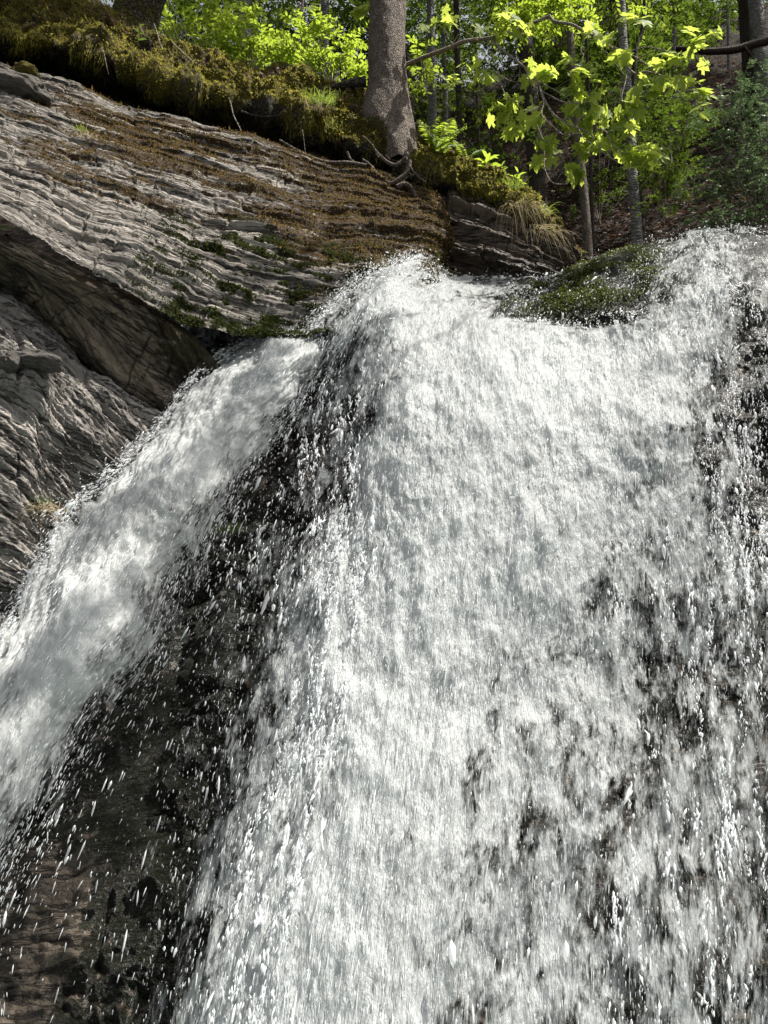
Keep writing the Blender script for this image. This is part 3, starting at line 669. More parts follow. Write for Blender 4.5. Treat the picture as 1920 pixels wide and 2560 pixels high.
def blades(name, C, N, L, W, mat, parent=None, bend=.5, droop=0.0, rf=3.0):
    """thin tapering blades from C along N; three-vertex pairs so they bend"""
    n = len(C); N = nrm(N); C0 = C
    s = nrm(np.cross(N, rng.normal(size=(n, 3)))); bdir = np.cross(N, s)
    bd = bdir * rng.uniform(-1, 1, (n, 1)) * bend + np.array([0, 0, -1.]) * droop
    L = L[:, None]; W = W[:, None]
    p1 = C + N * L * .5 + bd * L * .15; p2 = C + nrm(N + bd) * L * .95 + bd * L * .2
    V = np.stack([C - s * W * .5, C + s * W * .5, p1 + s * W * .4, p1 - s * W * .4, p2], 1)
    f4 = np.array([[0, 1, 2, 3]]); f3 = np.array([[3, 2, 4]])
    o = np.arange(n)[:, None, None] * 5
    return mesh_obj(name, V.reshape(-1, 3), [(o + f4).reshape(-1, 4), (o + f3).reshape(-1, 3)], mat, parent, False, {'rnd': np.repeat(np.clip(.5 + .9 * fbm(C0 * rf, 3) + rng.normal(0, .2, n), 0, 1), 5)})
def pick(G, wgt, N):
    a = np.linalg.norm(np.cross(np.gradient(G, axis=1), np.gradient(G, axis=0)), axis=-1) * np.clip(wgt, 0, None)
    a = a.ravel() / a.sum(); k = rng.choice(len(a), N, p=a); return np.divmod(k, G.shape[1])
wgt = sst(.55, .25, bank_soil + .3 * pn(q * 12)) * sst(.04, .12, vv) * sst(.66, .58, vv)
i, j = pick(bank_g, wgt, 90000)
C = bank_g[i, j] + rng.normal(0, .006, (len(i), 3)); Nn = nrm(bank_gn[i, j] + rng.normal(0, .45, (len(i), 3)))
ln = .017 * np.exp(rng.normal(0, .4, len(i)))
tag(blades('bank_moss', C, Nn, ln, ln * .34, M_MOSSB, None, .5, .2), 'olive green moss carpeting the earth bank', 'moss', kind='stuff')
# hanging moss fringe and rootlets at the lip
i, j = pick(bank_g, sst(.50, .56, vv) * sst(.66, .60, vv) * sst(-.1, .25, fbm(q * 3, 3)), 6000)
C = bank_g[i, j]; ln = rng.uniform(.02, .07, len(i))
tag(blades('hanging_moss', C, nrm(np.array([0, -.25, -1]) + rng.normal(0, .25, (len(i), 3))), ln, ln * .09, M_MOSSB, None, .3, .2), 'brown moss fringe hanging over the undercut', 'moss', kind='stuff')
# short moss on the slab
gz = fbm(slab_g * 16, 3)
wgt = sst(.48, .62, slab_moss + .4 * gz)
i, j = pick(slab_g, wgt * (np.linspace(0, 1, NS[1])[None] > .2), 60000)
C = slab_g[i, j] + rng.normal(0, .005, (len(i), 3)); Nn = nrm(normals(slab_g)[i, j] + rng.normal(0, .5, (len(i), 3)))
ln = .013 * np.exp(rng.normal(0, .4, len(i)))
tag(blades('slab_moss', C, Nn, ln, ln * .4, M_MOSSBR, None, .5, .1), 'thin rusty brown moss on the tilted slab', 'moss', kind='stuff')
# dark cushions on the wet low part of the slab
i, j = pick(slab_g, cush, 45000)
C = slab_g[i, j] + normals(slab_g)[i, j] * rng.uniform(0, .012, (len(i), 1)); ln = .013 * np.exp(rng.normal(0, .4, len(i)))
tag(blades('cushion_moss', C, nrm(normals(slab_g)[i, j] + rng.normal(0, .6, (len(i), 3))), ln, ln * .45, M_MOSSGR, None, .5, .2), 'dark green moss cushions on the wet foot of the slab', 'moss', kind='stuff')
# green moss under the thin water of the lip
lipm = np.exp(-(((rs[..., 0] - 1.62) / .62) ** 2 + ((rs[..., 2] - 4.66 - .2 * (rs[..., 0] - 1.6)) / .46) ** 2) ** 2) * sst(-.08, .25, fbm(rs * 2.6 + 3, 3)) * (rs[..., 1] > 5.04)
rock_g = rs + nrm(rock_nn) * rock_d[..., None]
i, j = pick(rock_g, lipm, 34000)
C = rock_g[i, j] + rock_nn[i, j] * rng.uniform(.0, .045, (len(i), 1)); ln = .016 * np.exp(rng.normal(0, .4, len(i)))
tag(blades('lip_moss', C, nrm(rock_nn[i, j] * .5 + np.array([-.25, -.5, -.4]) + rng.normal(0, .3, (len(i), 3))), ln, ln * .35, M_MOSSLIP, None, .4, .4), 'wet green moss on the rounded lip of the fall', 'moss', kind='stuff')
# fallen leaves on the bank
i, j = pick(bank_g, sst(.1, .2, vv) * sst(.5, .35, vv) * sst(.1, .3, fbm(q * 1.7 + 5, 3)) + .03 * sst(.1, .2, vv) * sst(.6, .5, vv), 2200)

# ------------------------------------------------------------------ leaves
LEAF_OVAL = (np.array([[0, 0, 0], [.28, .20, .03], [.3, 0, -.03], [.28, -.20, .03], [.66, .19, .02], [.66, 0, -.05], [.66, -.19, .02], [1, 0, -.10]]),
             np.array([[0, 2, 1], [0, 3, 2], [1, 2, 5], [1, 5, 4], [2, 3, 6], [2, 6, 5], [4, 5, 7], [5, 6, 7]]))
LEAF_QUAD = (np.array([[0, 0, 0], [.45, .27, .03], [1, 0, -.07], [.45, -.27, .03]]), np.array([[0, 2, 1], [0, 3, 2]]))
_o = [(0, 0), (-.12, .20), (-.10, .42), (.06, .40), (.12, .62), (.26, .46), (.40, .44), (.56, .66), (.66, .58), (.80, .56), (.70, .40), (.56, .20), (.74, .24), (.84, .14), (1.06, 0)]
_o = _o + [(x, -y) for x, y in _o[-2:0:-1]]
_mv = np.array([(.30, 0, -.02)] + [(x, y, -.22 * max(0, x - .3) ** 2 - .28 * y * y + .05 * abs(y)) for x, y in _o])
LEAF_MAPLE = (_mv, np.array([[0, 1 + k, 1 + (k + 1) % len(_o)] for k in range(len(_o))]))
def leaves(name, C, X, N, S, shape, mat, parent=None, rnd=None):
    """leaf blades based at C, pointing along X, facing N, length S"""
    V0, F0 = shape; n = len(C); X = nrm(X); Yv = nrm(np.cross(N, X)); Zv = np.cross(X, Yv)
    wsc = rng.uniform(.8, 1.15, (n, 1, 1)); curl = rng.uniform(.2, 2.2, (n, 1, 1))
    V = C[:, None] + S[:, None, None] * (V0[None, :, 0:1] * X[:, None] + V0[None, :, 1:2] * wsc * Yv[:, None] + V0[None, :, 2:3] * curl * Zv[:, None])
    Fc = (np.arange(n)[:, None, None] * len(V0) + F0[None]).reshape(-1, 3)
    if rnd is None: rnd = rng.random(n)
    return mesh_obj(name, V.reshape(-1, 3), Fc, mat, parent, False, {'rnd': np.repeat(rnd, len(V0))})
def litter(name, C, N, S, label):
    o = leaves(name, C, nrm(np.cross(N, rng.normal(size=C.shape))), nrm(N + rng.normal(0, .5, C.shape)), S, LEAF_OVAL, M_LITTER)
    tag(o, label, 'fallen leaves', kind='stuff')
litter('fallen_leaves', bank_g[i, j] + bank_gn[i, j] * .012, bank_gn[i, j], rng.uniform(.03, .07, len(i)), 'brown fallen leaves lying on the mossy bank')
hx = rng.uniform(-3, 9, 26000); hy = 8.6 + rng.beta(1, 1.6, 26000) * 10
hC = v3(hx, hy, hill_z(hx, hy) + rng.uniform(-.05, .35, len(hx)))
litter('leaf_litter', hC, np.tile([0, -.5, .8], (len(hx), 1)), rng.uniform(.06, .12, len(hx)), 'brown leaf litter strewn over the forest slope')

LANES = [((1.6, 6.1, 6.3), .95), ((-1.2, 7.9, 8.4), .8), ((-.3, 7.9, 8.3), .7), ((1.5, 6.6, 5.2), .6), ((.1, 7.0, 6.8), .6), ((-2.1, 4.9, 5.0), .9), ((-1.9, 6.2, 6.9), .9), ((-.6, 6.4, 6.7), .7)]
def sunlit_lane(p):
    """gaps in the canopy: the sun reaches the fall, the maple, the saplings and parts of the bank"""
    ok = np.ones(len(p), bool)
    t = (p[:, 1] - .512 * p[:, 2] - 2.85) / (SUN[1] - .512 * SUN[2]); h = p - t[:, None] * SUN
    ok &= ~((t > 1.2) & (h[:, 0] > -.25) & (h[:, 0] < 2.9) & (h[:, 2] > -.3) & (h[:, 2] < 5.6))
    for c, r in LANES:
        q_ = p - np.array(c); s_ = q_ @ SUN
        ok &= ~((s_ > 1.5) & (np.linalg.norm(q_ - s_[:, None] * SUN, axis=1) < r))
    return ok
def spray_cloud(cl, size, per=11, flat=.22, spread=.5):
    """leaf twigs through ellipsoids.  cl: list of (centre xyz, radii, twigs) -> C, X, N, S, rnd arrays and twig lines"""
    Cs, Xs, Ns, Ss, Rs, tw = [], [], [], [], [], []
    for c, r, n in cl:
        c = np.array(c); r = np.array(r)
        dirs = nrm(rng.normal(size=(n, 3))); rad = rng.random(n) ** .45
        o = dirs * rad[:, None] * r
        keep = fbm((c + o) * (1.3 / max(.5, r.max() ** .3)), 3) > -.18 + .1 * rng.normal(size=n)
        keep &= sunlit_lane(c + o)
        o = o[keep]; n = len(o)
        d = nrm(o * np.array([1, 1, .2]) / r + rng.normal(0, .7, (n, 3)) * np.array([1, 1, .3]) + np.array([0, 0, -.12]))
        up = nrm(np.array([0, 0, 1.]) + rng.normal(0, flat, (n, 3))); sd = nrm(np.cross(up, d))
        k = np.arange(per); side = np.where(k % 2, 1, -1)
        tl = size * per * .26 * rng.uniform(.8, 1.2, n)
        base = c + o
        pos = base[:, None] + d[:, None] * (tl[:, None] * (k / per)[None])[..., None] - np.array([0, 0, 1]) * (.12 * tl[:, None] * ((k / per) ** 2)[None])[..., None]
        X = nrm(d[:, None] * .65 + sd[:, None] * side[None, :, None] * .8 + rng.normal(0, .25, (n, per, 3)) + np.array([0, 0, -.15]))
        Nn = nrm(up[:, None] + rng.normal(0, spread * .6, (n, per, 3)))
        S = size * rng.uniform(.65, 1.2, (n, per)) * (1 - .35 * (k / per))[None]
        Cs.append(pos.reshape(-1, 3)); Xs.append(X.reshape(-1, 3)); Ns.append(Nn.reshape(-1, 3)); Ss.append(S.ravel())
        Rs.append(np.clip(np.repeat(rng.random(n), per) * .6 + rng.random(n * per) * .4, 0, 1))
        tw.append((base, base + d * tl[:, None]))
    return [np.concatenate(x) for x in (Cs, Xs, Ns, Ss, Rs)]
def crown(name, cl, size, mat, parent, shape=LEAF_QUAD, **k):
    C, X, N, S, Rn = spray_cloud(cl, size, **k)
    return leaves(name, C, X, N, S, shape, mat, parent, Rn)
def cloud(px, py, Y, rx, rz, n, ry=None):
    """ellipsoid of twigs round a photo point; radii in metres"""
    return (P(px, py, Y), (rx, ry or rx, rz), n)
# ------------------------------------------------------------------ trees
def trunk_mesh(pts, r0, r1, mat, parent, n=60, k=22, lump=.05, flare=1.6, flare_h=.4, moss=None, name='trunk'):
    c = cr_axis(np.asarray(pts, float), n, 0); t = nrm(np.gradient(c, axis=0))
    a = nrm(np.cross(t, np.array([0, 1., 0]))); b = np.cross(t, a)
    th = np.arange(k + 1) * 2 * math.pi / k
    l = np.concatenate([[0], np.cumsum(np.linalg.norm(np.diff(c, axis=0), axis=1))])
    r = r0 + (r1 - r0) * (l / l[-1]); r = r * (1 + (flare - 1) * np.exp(-l / flare_h))
    q = v3(np.cos(th)[None] * 1.3, np.sin(th)[None] * 1.3, l[:, None] * 1.3) + pts[0][0] * 3.1
    rr = r[:, None] * (1 + lump * fbm(q, 3) * 2 + .35 * (flare - 1) * np.exp(-l / flare_h)[:, None] * pn(v3(np.cos(th)[None] * 2.2, np.sin(th)[None] * 2.2, .3 * l[:, None])) * 2)
    G = c[:, None] + (a[:, None] * np.cos(th)[None, :, None] + b[:, None] * np.sin(th)[None, :, None]) * rr[..., None]
    m = np.zeros(G.shape[:2]) if moss is None else moss(G, l[:, None] + 0 * th[None])
    return grid_obj(name, G, mat, parent, {'moss': m}, (th[None] + 0 * l[:, None], l[:, None] + 0 * th[None]))
def limb_set(tree, segs, mat, name='limb', k=6):
    for pts, r0, r1 in segs:
        T = Tubes(); p = polyline(pts, 14, .06, 1.4, len(pts)); T.add(p, np.linspace(r0, r1, len(p)), k); T.obj(name, mat, tree)

def forest_tree(name, pix, Y, wpx, mat, label, clouds=(), leafmat=None, size=.085, lean=(0, 0), top=8.0, cat='tree', shape=LEAF_QUAD, group='forest trees behind the fall', limbs=3, shade=380):
    """pix: (px, py) list from low to high along the stem as seen; the stem runs from the slope up past the frame"""
    low = P(pix[0][0], pix[0][1], Y); hi = P(pix[-1][0], pix[-1][1], Y)
    mids = [P(x, y, Y) for x, y in pix]
    dirn = (mids[-1] - mids[0]); dirn = dirn / max(.3, dirn[2])
    z0 = hill_z(low[0], Y) - .25
    base = low.copy(); base = low - dirn * max(0, (low[2] - z0)); base[2] = min(z0, low[2] - .1)
    tops = hi + np.array([dirn[0] * .5 * top, dirn[1] * .5 * top, top])
    t = empty(name, base); tag(t, label, cat, group)
    r = wpx / F * Y / 2 * 1.03
    trunk_mesh([base] + mids + [hi * .5 + tops * .5, tops], r * 1.15, r * .55, mat, t, n=50, k=14, lump=.035, flare=1.35, flare_h=.35)
    cl = list(clouds)
    if cl and shade: cl.append((tops - np.array([0, 0, 1.0]), (2.0, 2.0, 1.2), shade))
    if cl:
        segs = []
        for c, rad, n in cl[:limbs]:
            c = np.array(c); s = hi * .6 + tops * .4 if c[2] > hi[2] else hi * .5 + low * .5
            f = np.clip((c[2] - .3 - low[2]) / max(.1, tops[2] - low[2]), .1, .9)
            s = low + (tops - low) * f
            segs.append(([s, s * .5 + c * .5 + np.array([0, 0, .15]), c], r * .22, .008))
        limb_set(t, segs, mat)
        crown('crown', cl, size, leafmat, t, shape)
    return t

# --- the big trunk on the bank
bp = P(1000, 392, 6.62)
big = empty('spruce_tree', bp); tag(big, 'thick grey brown trunk standing on the mossy bank with bare roots', 'tree')
axis = [P(1004, 430, 6.62), P(998, 385, 6.62), P(988, 320, 6.65), P(976, 250, 6.68), P(968, 170, 6.70), P(967, 80, 6.72), P(970, 0, 6.75), P(974, -150, 6.80)]
tp = axis[-1]; axis += [tp + np.array([.05, .1, 3.0]), tp + np.array([.1, .2, 9.0])]
def bigmoss(G, l):
    left = sst(.05, -.12, G[..., 0] - (bp[0] - .10)); return .75 * sst(.95, .3, l) * left + .25 * sst(.5, .1, l) + .3 * sst(.5, .2, l) * sst(.1, .25, G[..., 0] - bp[0])
c = cr_axis(np.asarray(axis), 260, 0); k = 72; th = np.arange(k + 1) * 2 * math.pi / k
l = np.concatenate([[0], np.cumsum(np.linalg.norm(np.diff(c, axis=0), axis=1))])
t = nrm(np.gradient(c, axis=0)); a_ = nrm(np.cross(t, np.array([0, 1., 0]))); b_ = np.cross(t, a_)
if a_[0, 0] < 0: a_ = -a_
rb = .200 - .004 * l
ct = np.cos(th)[None]; sn = np.sin(th)[None]
fl = np.exp(-((l - .05) / .42) ** 2)[:, None]
but = np.clip(np.cos(th - math.pi * .92), 0, 1)[None] ** 4 * np.exp(-((l - .60) / .36) ** 2)[:, None] * .72 + np.clip(np.cos(th - math.pi * .6), 0, 1)[None] ** 6 * fl * .35 + np.clip(np.cos(th - 5.2), 0, 1)[None] ** 6 * fl * .20
q = v3(ct * 1.2, sn * 1.2, l[:, None] * 1.5)
rr = rb[:, None] * (1 + .07 * fbm(q, 3) + .16 * fl * fbm(q * 2.2 + 3, 3) + but) + .007 * fbm(v3(ct * 5, sn * 5, l[:, None] * 9) + 7, 3) * 1.3
G = c[:, None] + (a_[:, None] * ct[..., None] + b_[:, None] * sn[..., None]) * rr[..., None]
grid_obj('trunk', G, M_BARK, big, {'moss': bigmoss(G, l[:, None] + 0 * th[None])}, (th[None] + 0 * l[:, None], l[:, None] + 0 * th[None]))
def pxline(pts, Y, off=0.0):
    return [P(x, y, Y + off) for x, y in pts]
def roots(lst, mat, parent):
    for pts, Y, r0, r1 in lst:
        T = Tubes(); p = polyline(pxline(pts, Y), 40, .02, 5, pts[0][0]); n = len(p)
        T.add(p, np.linspace(r0, r1, n) * (1 + .25 * fbm(v3(np.linspace(0, 6, n), pts[0][0], 0.), 2)), 8); T.obj('root', mat, parent)
roots([
    ([(938, 376), (963, 401), (988, 411), (1009, 397), (1018, 380)], 6.24, .014, .024),
    ([(1024, 400), (1018, 426), (1001, 443), (976, 458), (950, 439), (929, 418), (905, 400)], 6.22, .024, .012),
    ([(990, 468), (1012, 462), (1030, 474), (1040, 492)], 6.22, .026, .014),
    ([(700, 352), (769, 392), (819, 405), (862, 407), (915, 414)], 6.2, .012, .020),
    ([(905, 340), (925, 358), (938, 376), (948, 395)], 6.24, .010, .010),
    ([(1012, 395), (1030, 425), (1055, 450), (1062, 456)], 6.22, .013, .007),
    ([(868, 380), (880, 400), (900, 412), (906, 418)], 6.22, .013, .006),
    ([(955, 470), (970, 484), (1000, 478), (1030, 500), (1050, 540)], 6.22, .012, .005),
], M_BARK, big)
rr_ = np.random.default_rng(5); extra = []
for k in range(14):
    x, y = rr_.uniform(865, 1045), rr_.uniform(385, 440); n_r = rr_.integers(3, 6); seg = [(x, y)]
    for _ in range(n_r): x += rr_.normal(6, 16); y += rr_.uniform(2, 22); seg.append((x, y))
    extra.append((seg, rr_.uniform(6.26, 6.42), rr_.uniform(.006, .014), .004))
extra.append(([(915, 205), (880, 208), (845, 218), (800, 226), (755, 232)], 6.62, .055, .010))
roots(extra, M_OBARK, big)
crown('crown', [((.3, 7.6, 16), (2.6, 2.6, 4.0), 700)], .14, M_DARKLEAF, big)

# --- dark mossy bole at the left edge of the bank
ob = P(330, 120, 6.75); old = empty('old_tree', ob); tag(old, 'dark leaning mossy bole rooted at the left end of the bank', 'tree')
def om(G, l): return .3 + .55 * sst(.9, .2, l) + .35 * fbm(G * 3, 3) + .1
trunk_mesh([P(322, 165, 6.72), P(322, 110, 6.74), P(334, 60, 6.72), P(352, 0, 6.65), P(385, -110, 6.5), P(430, -300, 6.3), P(470, -900, 6.2)], .235, .24, M_OBARK, old, n=90, k=40, lump=.10, flare=1.35, flare_h=.22, moss=om)
for pts, r in (([(260, 30), (215, 60), (170, 85), (120, 95)], .09), ([(375, 95), (410, 122), (450, 140)], .05)):
    T = Tubes(); p = polyline(pxline(pts, 6.55), 24, .03, 4); T.add(p, np.linspace(r, r * .3, 24), 10); T.obj('root', M_OBARK, old)
crown('crown', [((-2.0, 6.4, 14), (2.2, 2.2, 2.5), 420)], .13, M_DARKLEAF, old)

# --- forest behind
ft = forest_tree
A = cloud
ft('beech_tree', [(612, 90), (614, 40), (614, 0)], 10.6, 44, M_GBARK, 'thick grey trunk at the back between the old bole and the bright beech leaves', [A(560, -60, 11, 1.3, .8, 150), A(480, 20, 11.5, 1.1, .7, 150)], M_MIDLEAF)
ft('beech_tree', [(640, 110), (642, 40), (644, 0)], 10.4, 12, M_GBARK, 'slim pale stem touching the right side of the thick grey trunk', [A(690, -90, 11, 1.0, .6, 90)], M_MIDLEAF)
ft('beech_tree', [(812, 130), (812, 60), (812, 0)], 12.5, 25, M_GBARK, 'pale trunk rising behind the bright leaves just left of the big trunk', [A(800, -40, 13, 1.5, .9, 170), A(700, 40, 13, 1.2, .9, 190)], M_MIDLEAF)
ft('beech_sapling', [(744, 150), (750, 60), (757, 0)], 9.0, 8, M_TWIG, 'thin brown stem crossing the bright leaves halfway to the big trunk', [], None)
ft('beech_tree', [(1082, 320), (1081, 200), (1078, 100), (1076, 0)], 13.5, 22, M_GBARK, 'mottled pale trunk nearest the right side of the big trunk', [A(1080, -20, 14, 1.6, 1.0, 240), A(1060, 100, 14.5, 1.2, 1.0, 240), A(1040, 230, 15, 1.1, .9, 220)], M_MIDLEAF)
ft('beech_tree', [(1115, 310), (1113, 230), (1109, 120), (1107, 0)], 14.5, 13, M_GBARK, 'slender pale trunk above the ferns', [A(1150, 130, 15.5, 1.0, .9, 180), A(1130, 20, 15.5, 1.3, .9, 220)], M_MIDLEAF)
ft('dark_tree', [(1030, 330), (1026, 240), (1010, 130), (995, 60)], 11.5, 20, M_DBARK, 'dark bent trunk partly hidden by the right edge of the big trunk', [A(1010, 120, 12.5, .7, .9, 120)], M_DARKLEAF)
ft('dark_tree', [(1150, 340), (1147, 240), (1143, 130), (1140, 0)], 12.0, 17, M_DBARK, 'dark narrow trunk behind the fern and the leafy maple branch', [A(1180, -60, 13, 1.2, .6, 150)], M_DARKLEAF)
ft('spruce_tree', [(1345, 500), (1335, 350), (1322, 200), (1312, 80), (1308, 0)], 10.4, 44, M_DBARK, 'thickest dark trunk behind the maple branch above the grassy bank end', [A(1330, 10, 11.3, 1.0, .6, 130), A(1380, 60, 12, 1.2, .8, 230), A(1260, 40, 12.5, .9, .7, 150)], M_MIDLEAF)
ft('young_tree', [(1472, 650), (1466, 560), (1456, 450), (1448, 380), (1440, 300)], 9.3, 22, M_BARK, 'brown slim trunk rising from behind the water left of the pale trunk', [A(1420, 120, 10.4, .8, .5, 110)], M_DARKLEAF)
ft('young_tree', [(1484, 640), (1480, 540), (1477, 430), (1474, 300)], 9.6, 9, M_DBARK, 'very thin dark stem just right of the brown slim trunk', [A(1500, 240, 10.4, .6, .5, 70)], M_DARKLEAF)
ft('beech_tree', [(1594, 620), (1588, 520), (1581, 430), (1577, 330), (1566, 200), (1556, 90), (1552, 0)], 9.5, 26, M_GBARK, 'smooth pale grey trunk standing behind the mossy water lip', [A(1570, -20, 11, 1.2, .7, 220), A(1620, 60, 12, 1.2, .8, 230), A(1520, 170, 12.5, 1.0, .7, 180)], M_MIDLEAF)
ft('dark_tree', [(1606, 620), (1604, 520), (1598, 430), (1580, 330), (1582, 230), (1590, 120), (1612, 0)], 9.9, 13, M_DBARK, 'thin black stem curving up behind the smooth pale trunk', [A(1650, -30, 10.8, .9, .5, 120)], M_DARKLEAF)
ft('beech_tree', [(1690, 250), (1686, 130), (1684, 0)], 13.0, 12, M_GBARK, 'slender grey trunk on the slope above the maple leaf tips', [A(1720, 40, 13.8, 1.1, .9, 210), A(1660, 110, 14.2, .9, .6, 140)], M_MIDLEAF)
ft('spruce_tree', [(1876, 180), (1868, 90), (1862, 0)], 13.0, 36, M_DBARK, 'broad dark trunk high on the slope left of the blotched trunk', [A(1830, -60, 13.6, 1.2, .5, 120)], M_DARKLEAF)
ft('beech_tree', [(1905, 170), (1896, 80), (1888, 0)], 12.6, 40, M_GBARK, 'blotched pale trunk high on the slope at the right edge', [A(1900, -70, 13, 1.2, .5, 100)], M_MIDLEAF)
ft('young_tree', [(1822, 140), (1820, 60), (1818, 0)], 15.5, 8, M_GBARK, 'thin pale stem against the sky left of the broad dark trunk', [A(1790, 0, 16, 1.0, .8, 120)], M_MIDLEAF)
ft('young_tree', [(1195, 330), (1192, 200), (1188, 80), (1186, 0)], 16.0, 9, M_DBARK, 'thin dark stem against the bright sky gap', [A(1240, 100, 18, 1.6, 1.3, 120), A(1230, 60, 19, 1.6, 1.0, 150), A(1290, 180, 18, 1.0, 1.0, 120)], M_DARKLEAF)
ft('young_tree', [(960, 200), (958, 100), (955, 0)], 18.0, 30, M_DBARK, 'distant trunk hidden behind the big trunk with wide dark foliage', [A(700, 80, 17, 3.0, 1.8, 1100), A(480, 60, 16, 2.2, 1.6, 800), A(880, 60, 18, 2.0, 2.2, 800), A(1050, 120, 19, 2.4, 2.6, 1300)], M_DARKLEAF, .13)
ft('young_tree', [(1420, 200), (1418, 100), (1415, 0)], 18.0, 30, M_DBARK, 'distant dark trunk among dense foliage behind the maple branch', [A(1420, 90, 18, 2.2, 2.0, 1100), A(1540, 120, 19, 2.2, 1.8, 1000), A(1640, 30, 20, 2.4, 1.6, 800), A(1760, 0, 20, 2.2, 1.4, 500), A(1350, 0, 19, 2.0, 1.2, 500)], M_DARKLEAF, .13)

# unseen tree added right of the frame so its bough shades the side stream
ot = empty('beech_tree', (8.2, 7.6, 5.6)); tag(ot, 'unseen tall beech added outside the frame to shade the side stream', 'tree')
trunk_mesh([(8.2, 7.6, 5.0), (8.1, 7.6, 8), (8.0, 7.5, 12), (8.0, 7.5, 17)], .22, .12, M_GBARK, ot, k=18)
limb_set(ot, [([(8.1, 7.6, 8.6), (5.6, 6.2, 9.8), (2.9, 4.1, 10.0)], .035, .008)], M_GBARK)
crown('crown', [((2.9, 4.1, 10.0), (1.3, 1.5, .6), 150), ((5.2, 6.0, 11.2), (1.0, 1.2, .5), 160)], .14, M_DARKLEAF, ot)
# unseen leaf clouds above the frame, added to keep the slope in shade
cc = []
for k in range(60):
    x, y = rng.uniform(-1, 15), rng.uniform(8.5, 23); cc.append(((x, y, hill_z(np.array(x), np.array(y)) + rng.uniform(9.5, 12.5)), (1.5, 1.5, .5), 90))
C, X, N, S_, Rn = spray_cloud(cc, .17)
tag(leaves('shade_canopy', C, X, N, S_, LEAF_QUAD, M_DARKLEAF, None, Rn), 'unseen leaf clouds added to shade the forest slope', 'forest', kind='stuff')
# dead log across the slope at the top right
lg = empty('fallen_log', P(1700, 128, 11.5)); tag(lg, 'dead grey branch lying across the slope below the blotched trunk', 'log')
T = Tubes(); p = polyline(pxline([(1690, 124), (1760, 130), (1830, 124), (1930, 100), (2050, 70)], 11.8), 40, .05, 2); T.add(p, np.linspace(.05, .085, 40), 9); T.obj('log_body', M_DBARK, lg)
T = Tubes(); p = polyline(pxline([(1860, 116), (1885, 150), (1900, 175)], 11.75), 12); T.add(p, np.linspace(.025, .01, 12), 6); T.obj('dead_twig', M_DBARK, lg)

# --- bright beech saplings between the old bole and the big trunk
def sapling(name, base, tops, clouds, label, size=.105, mat=M_BEECH, shape=LEAF_OVAL, cat='sapling', r=.014, group='bright saplings on the bank', per=11, flat=.22):
    b0 = P(*base); t = empty(name, b0); tag(t, label, cat, group)
    T = Tubes()
    for (x, y, Y) in tops:
        p = polyline([b0, b0 * .5 + P(x, y, Y) * .5 + np.array([.03, 0, .05]), P(x, y, Y)], 18, .04, 3, x); T.add(p, np.linspace(r, r * .3, 18), 6)
    for c, rd, n in clouds:
        for kk in range(3):
            e = np.array(c) + rng.normal(0, .5, 3) * np.array(rd); p = polyline([b0, b0 * .4 + e * .6 + np.array([0, 0, .1]), e], 14, .03, 3, e[0]); T.add(p, np.linspace(r * .5, .003, 14), 5)
    T.obj('stem', M_TWIG, t)
    crown('foliage', clouds, size, mat, t, shape, per=per, flat=flat)
    return t
sapling('beech_sapling', (480, 160, 7.6), [(440, 30, 7.8)], [A(450, 60, 7.9, .42, .26, 46), A(400, 10, 8.1, .35, .2, 22), A(520, 30, 8.2, .4, .2, 30)], 'light green sapling leaning over the bank beside the old bole')
sapling('beech_sapling', (640, 190, 7.7), [(600, 60, 7.9), (680, 80, 7.9)], [A(560, 120, 7.9, .38, .16, 40), A(650, 110, 8.0, .40, .17, 44), A(600, 75, 8.2, .36, .15, 30)], 'bright yellow green beech sapling in the middle of the bank')
sapling('beech_sapling', (830, 215, 7.7), [(800, 100, 7.9), (870, 90, 8.0)], [A(740, 140, 7.8, .38, .18, 46), A(830, 115, 7.95, .42, .18, 52), A(880, 170, 8.0, .22, .12, 16), A(770, 90, 8.1, .35, .12, 26)], 'bright beech sapling pressed against the left side of the big trunk')
sapling('beech_sapling', (1065, 240, 8.6), [(1050, 130, 8.6)], [A(1050, 150, 8.5, .20, .22, 20), A(1040, 215, 8.4, .14, .10, 8)], 'small bright leaves poking out right of the big trunk', per=7)
sapling('beech_sapling', (1390, 120, 10.0), [(1380, -60, 10.0)], [A(1330, 12, 8.6, .55, .16, 70), A(1420, 25, 8.8, .5, .16, 60), A(1290, 0, 8.8, .4, .14, 34), A(1530, 5, 9.2, .4, .08, 16), A(1640, 10, 9.6, .4, .10, 22)], 'sunny beech boughs hanging in at the top above the maple branch', size=.10)
# understorey on the slope
und = dict(mat=M_MIDLEAF, size=.075, shape=LEAF_QUAD, cat='bush', group='understorey bushes on the slope', r=.012)
sapling('hazel_bush', (1230, 460, 10.5), [(1220, 330, 10.5)], [A(1190, 330, 10.6, .75, .22, 70), A(1250, 380, 10.4, .7, .2, 70), A(1180, 420, 10.2, .5, .15, 40)], 'dark leafy bush between the ferns and the thickest dark trunk', **{**und, 'mat': M_DARKLEAF})
sapling('hazel_bush', (1210, 300, 12.5), [(1190, 230, 12.5)], [A(1180, 255, 12.2, .6, .15, 60), A(1270, 290, 12, .5, .12, 40)], 'lit leafy sprays in front of the sky gap', **{**und, 'mat': M_BEECH})
sapling('hazel_bush', (1680, 420, 10.0), [(1660, 300, 10.2)], [A(1650, 310, 10.2, .75, .2, 110), A(1720, 280, 10.5, .7, .2, 90), A(1590, 330, 10.0, .6, .14, 60), A(1690, 385, 9.6, .6, .12, 60), A(1690, 470, 9.4, .5, .12, 50), A(1560, 430, 10.5, .6, .2, 40)], 'layered green bush right of the smooth pale trunk', **und)
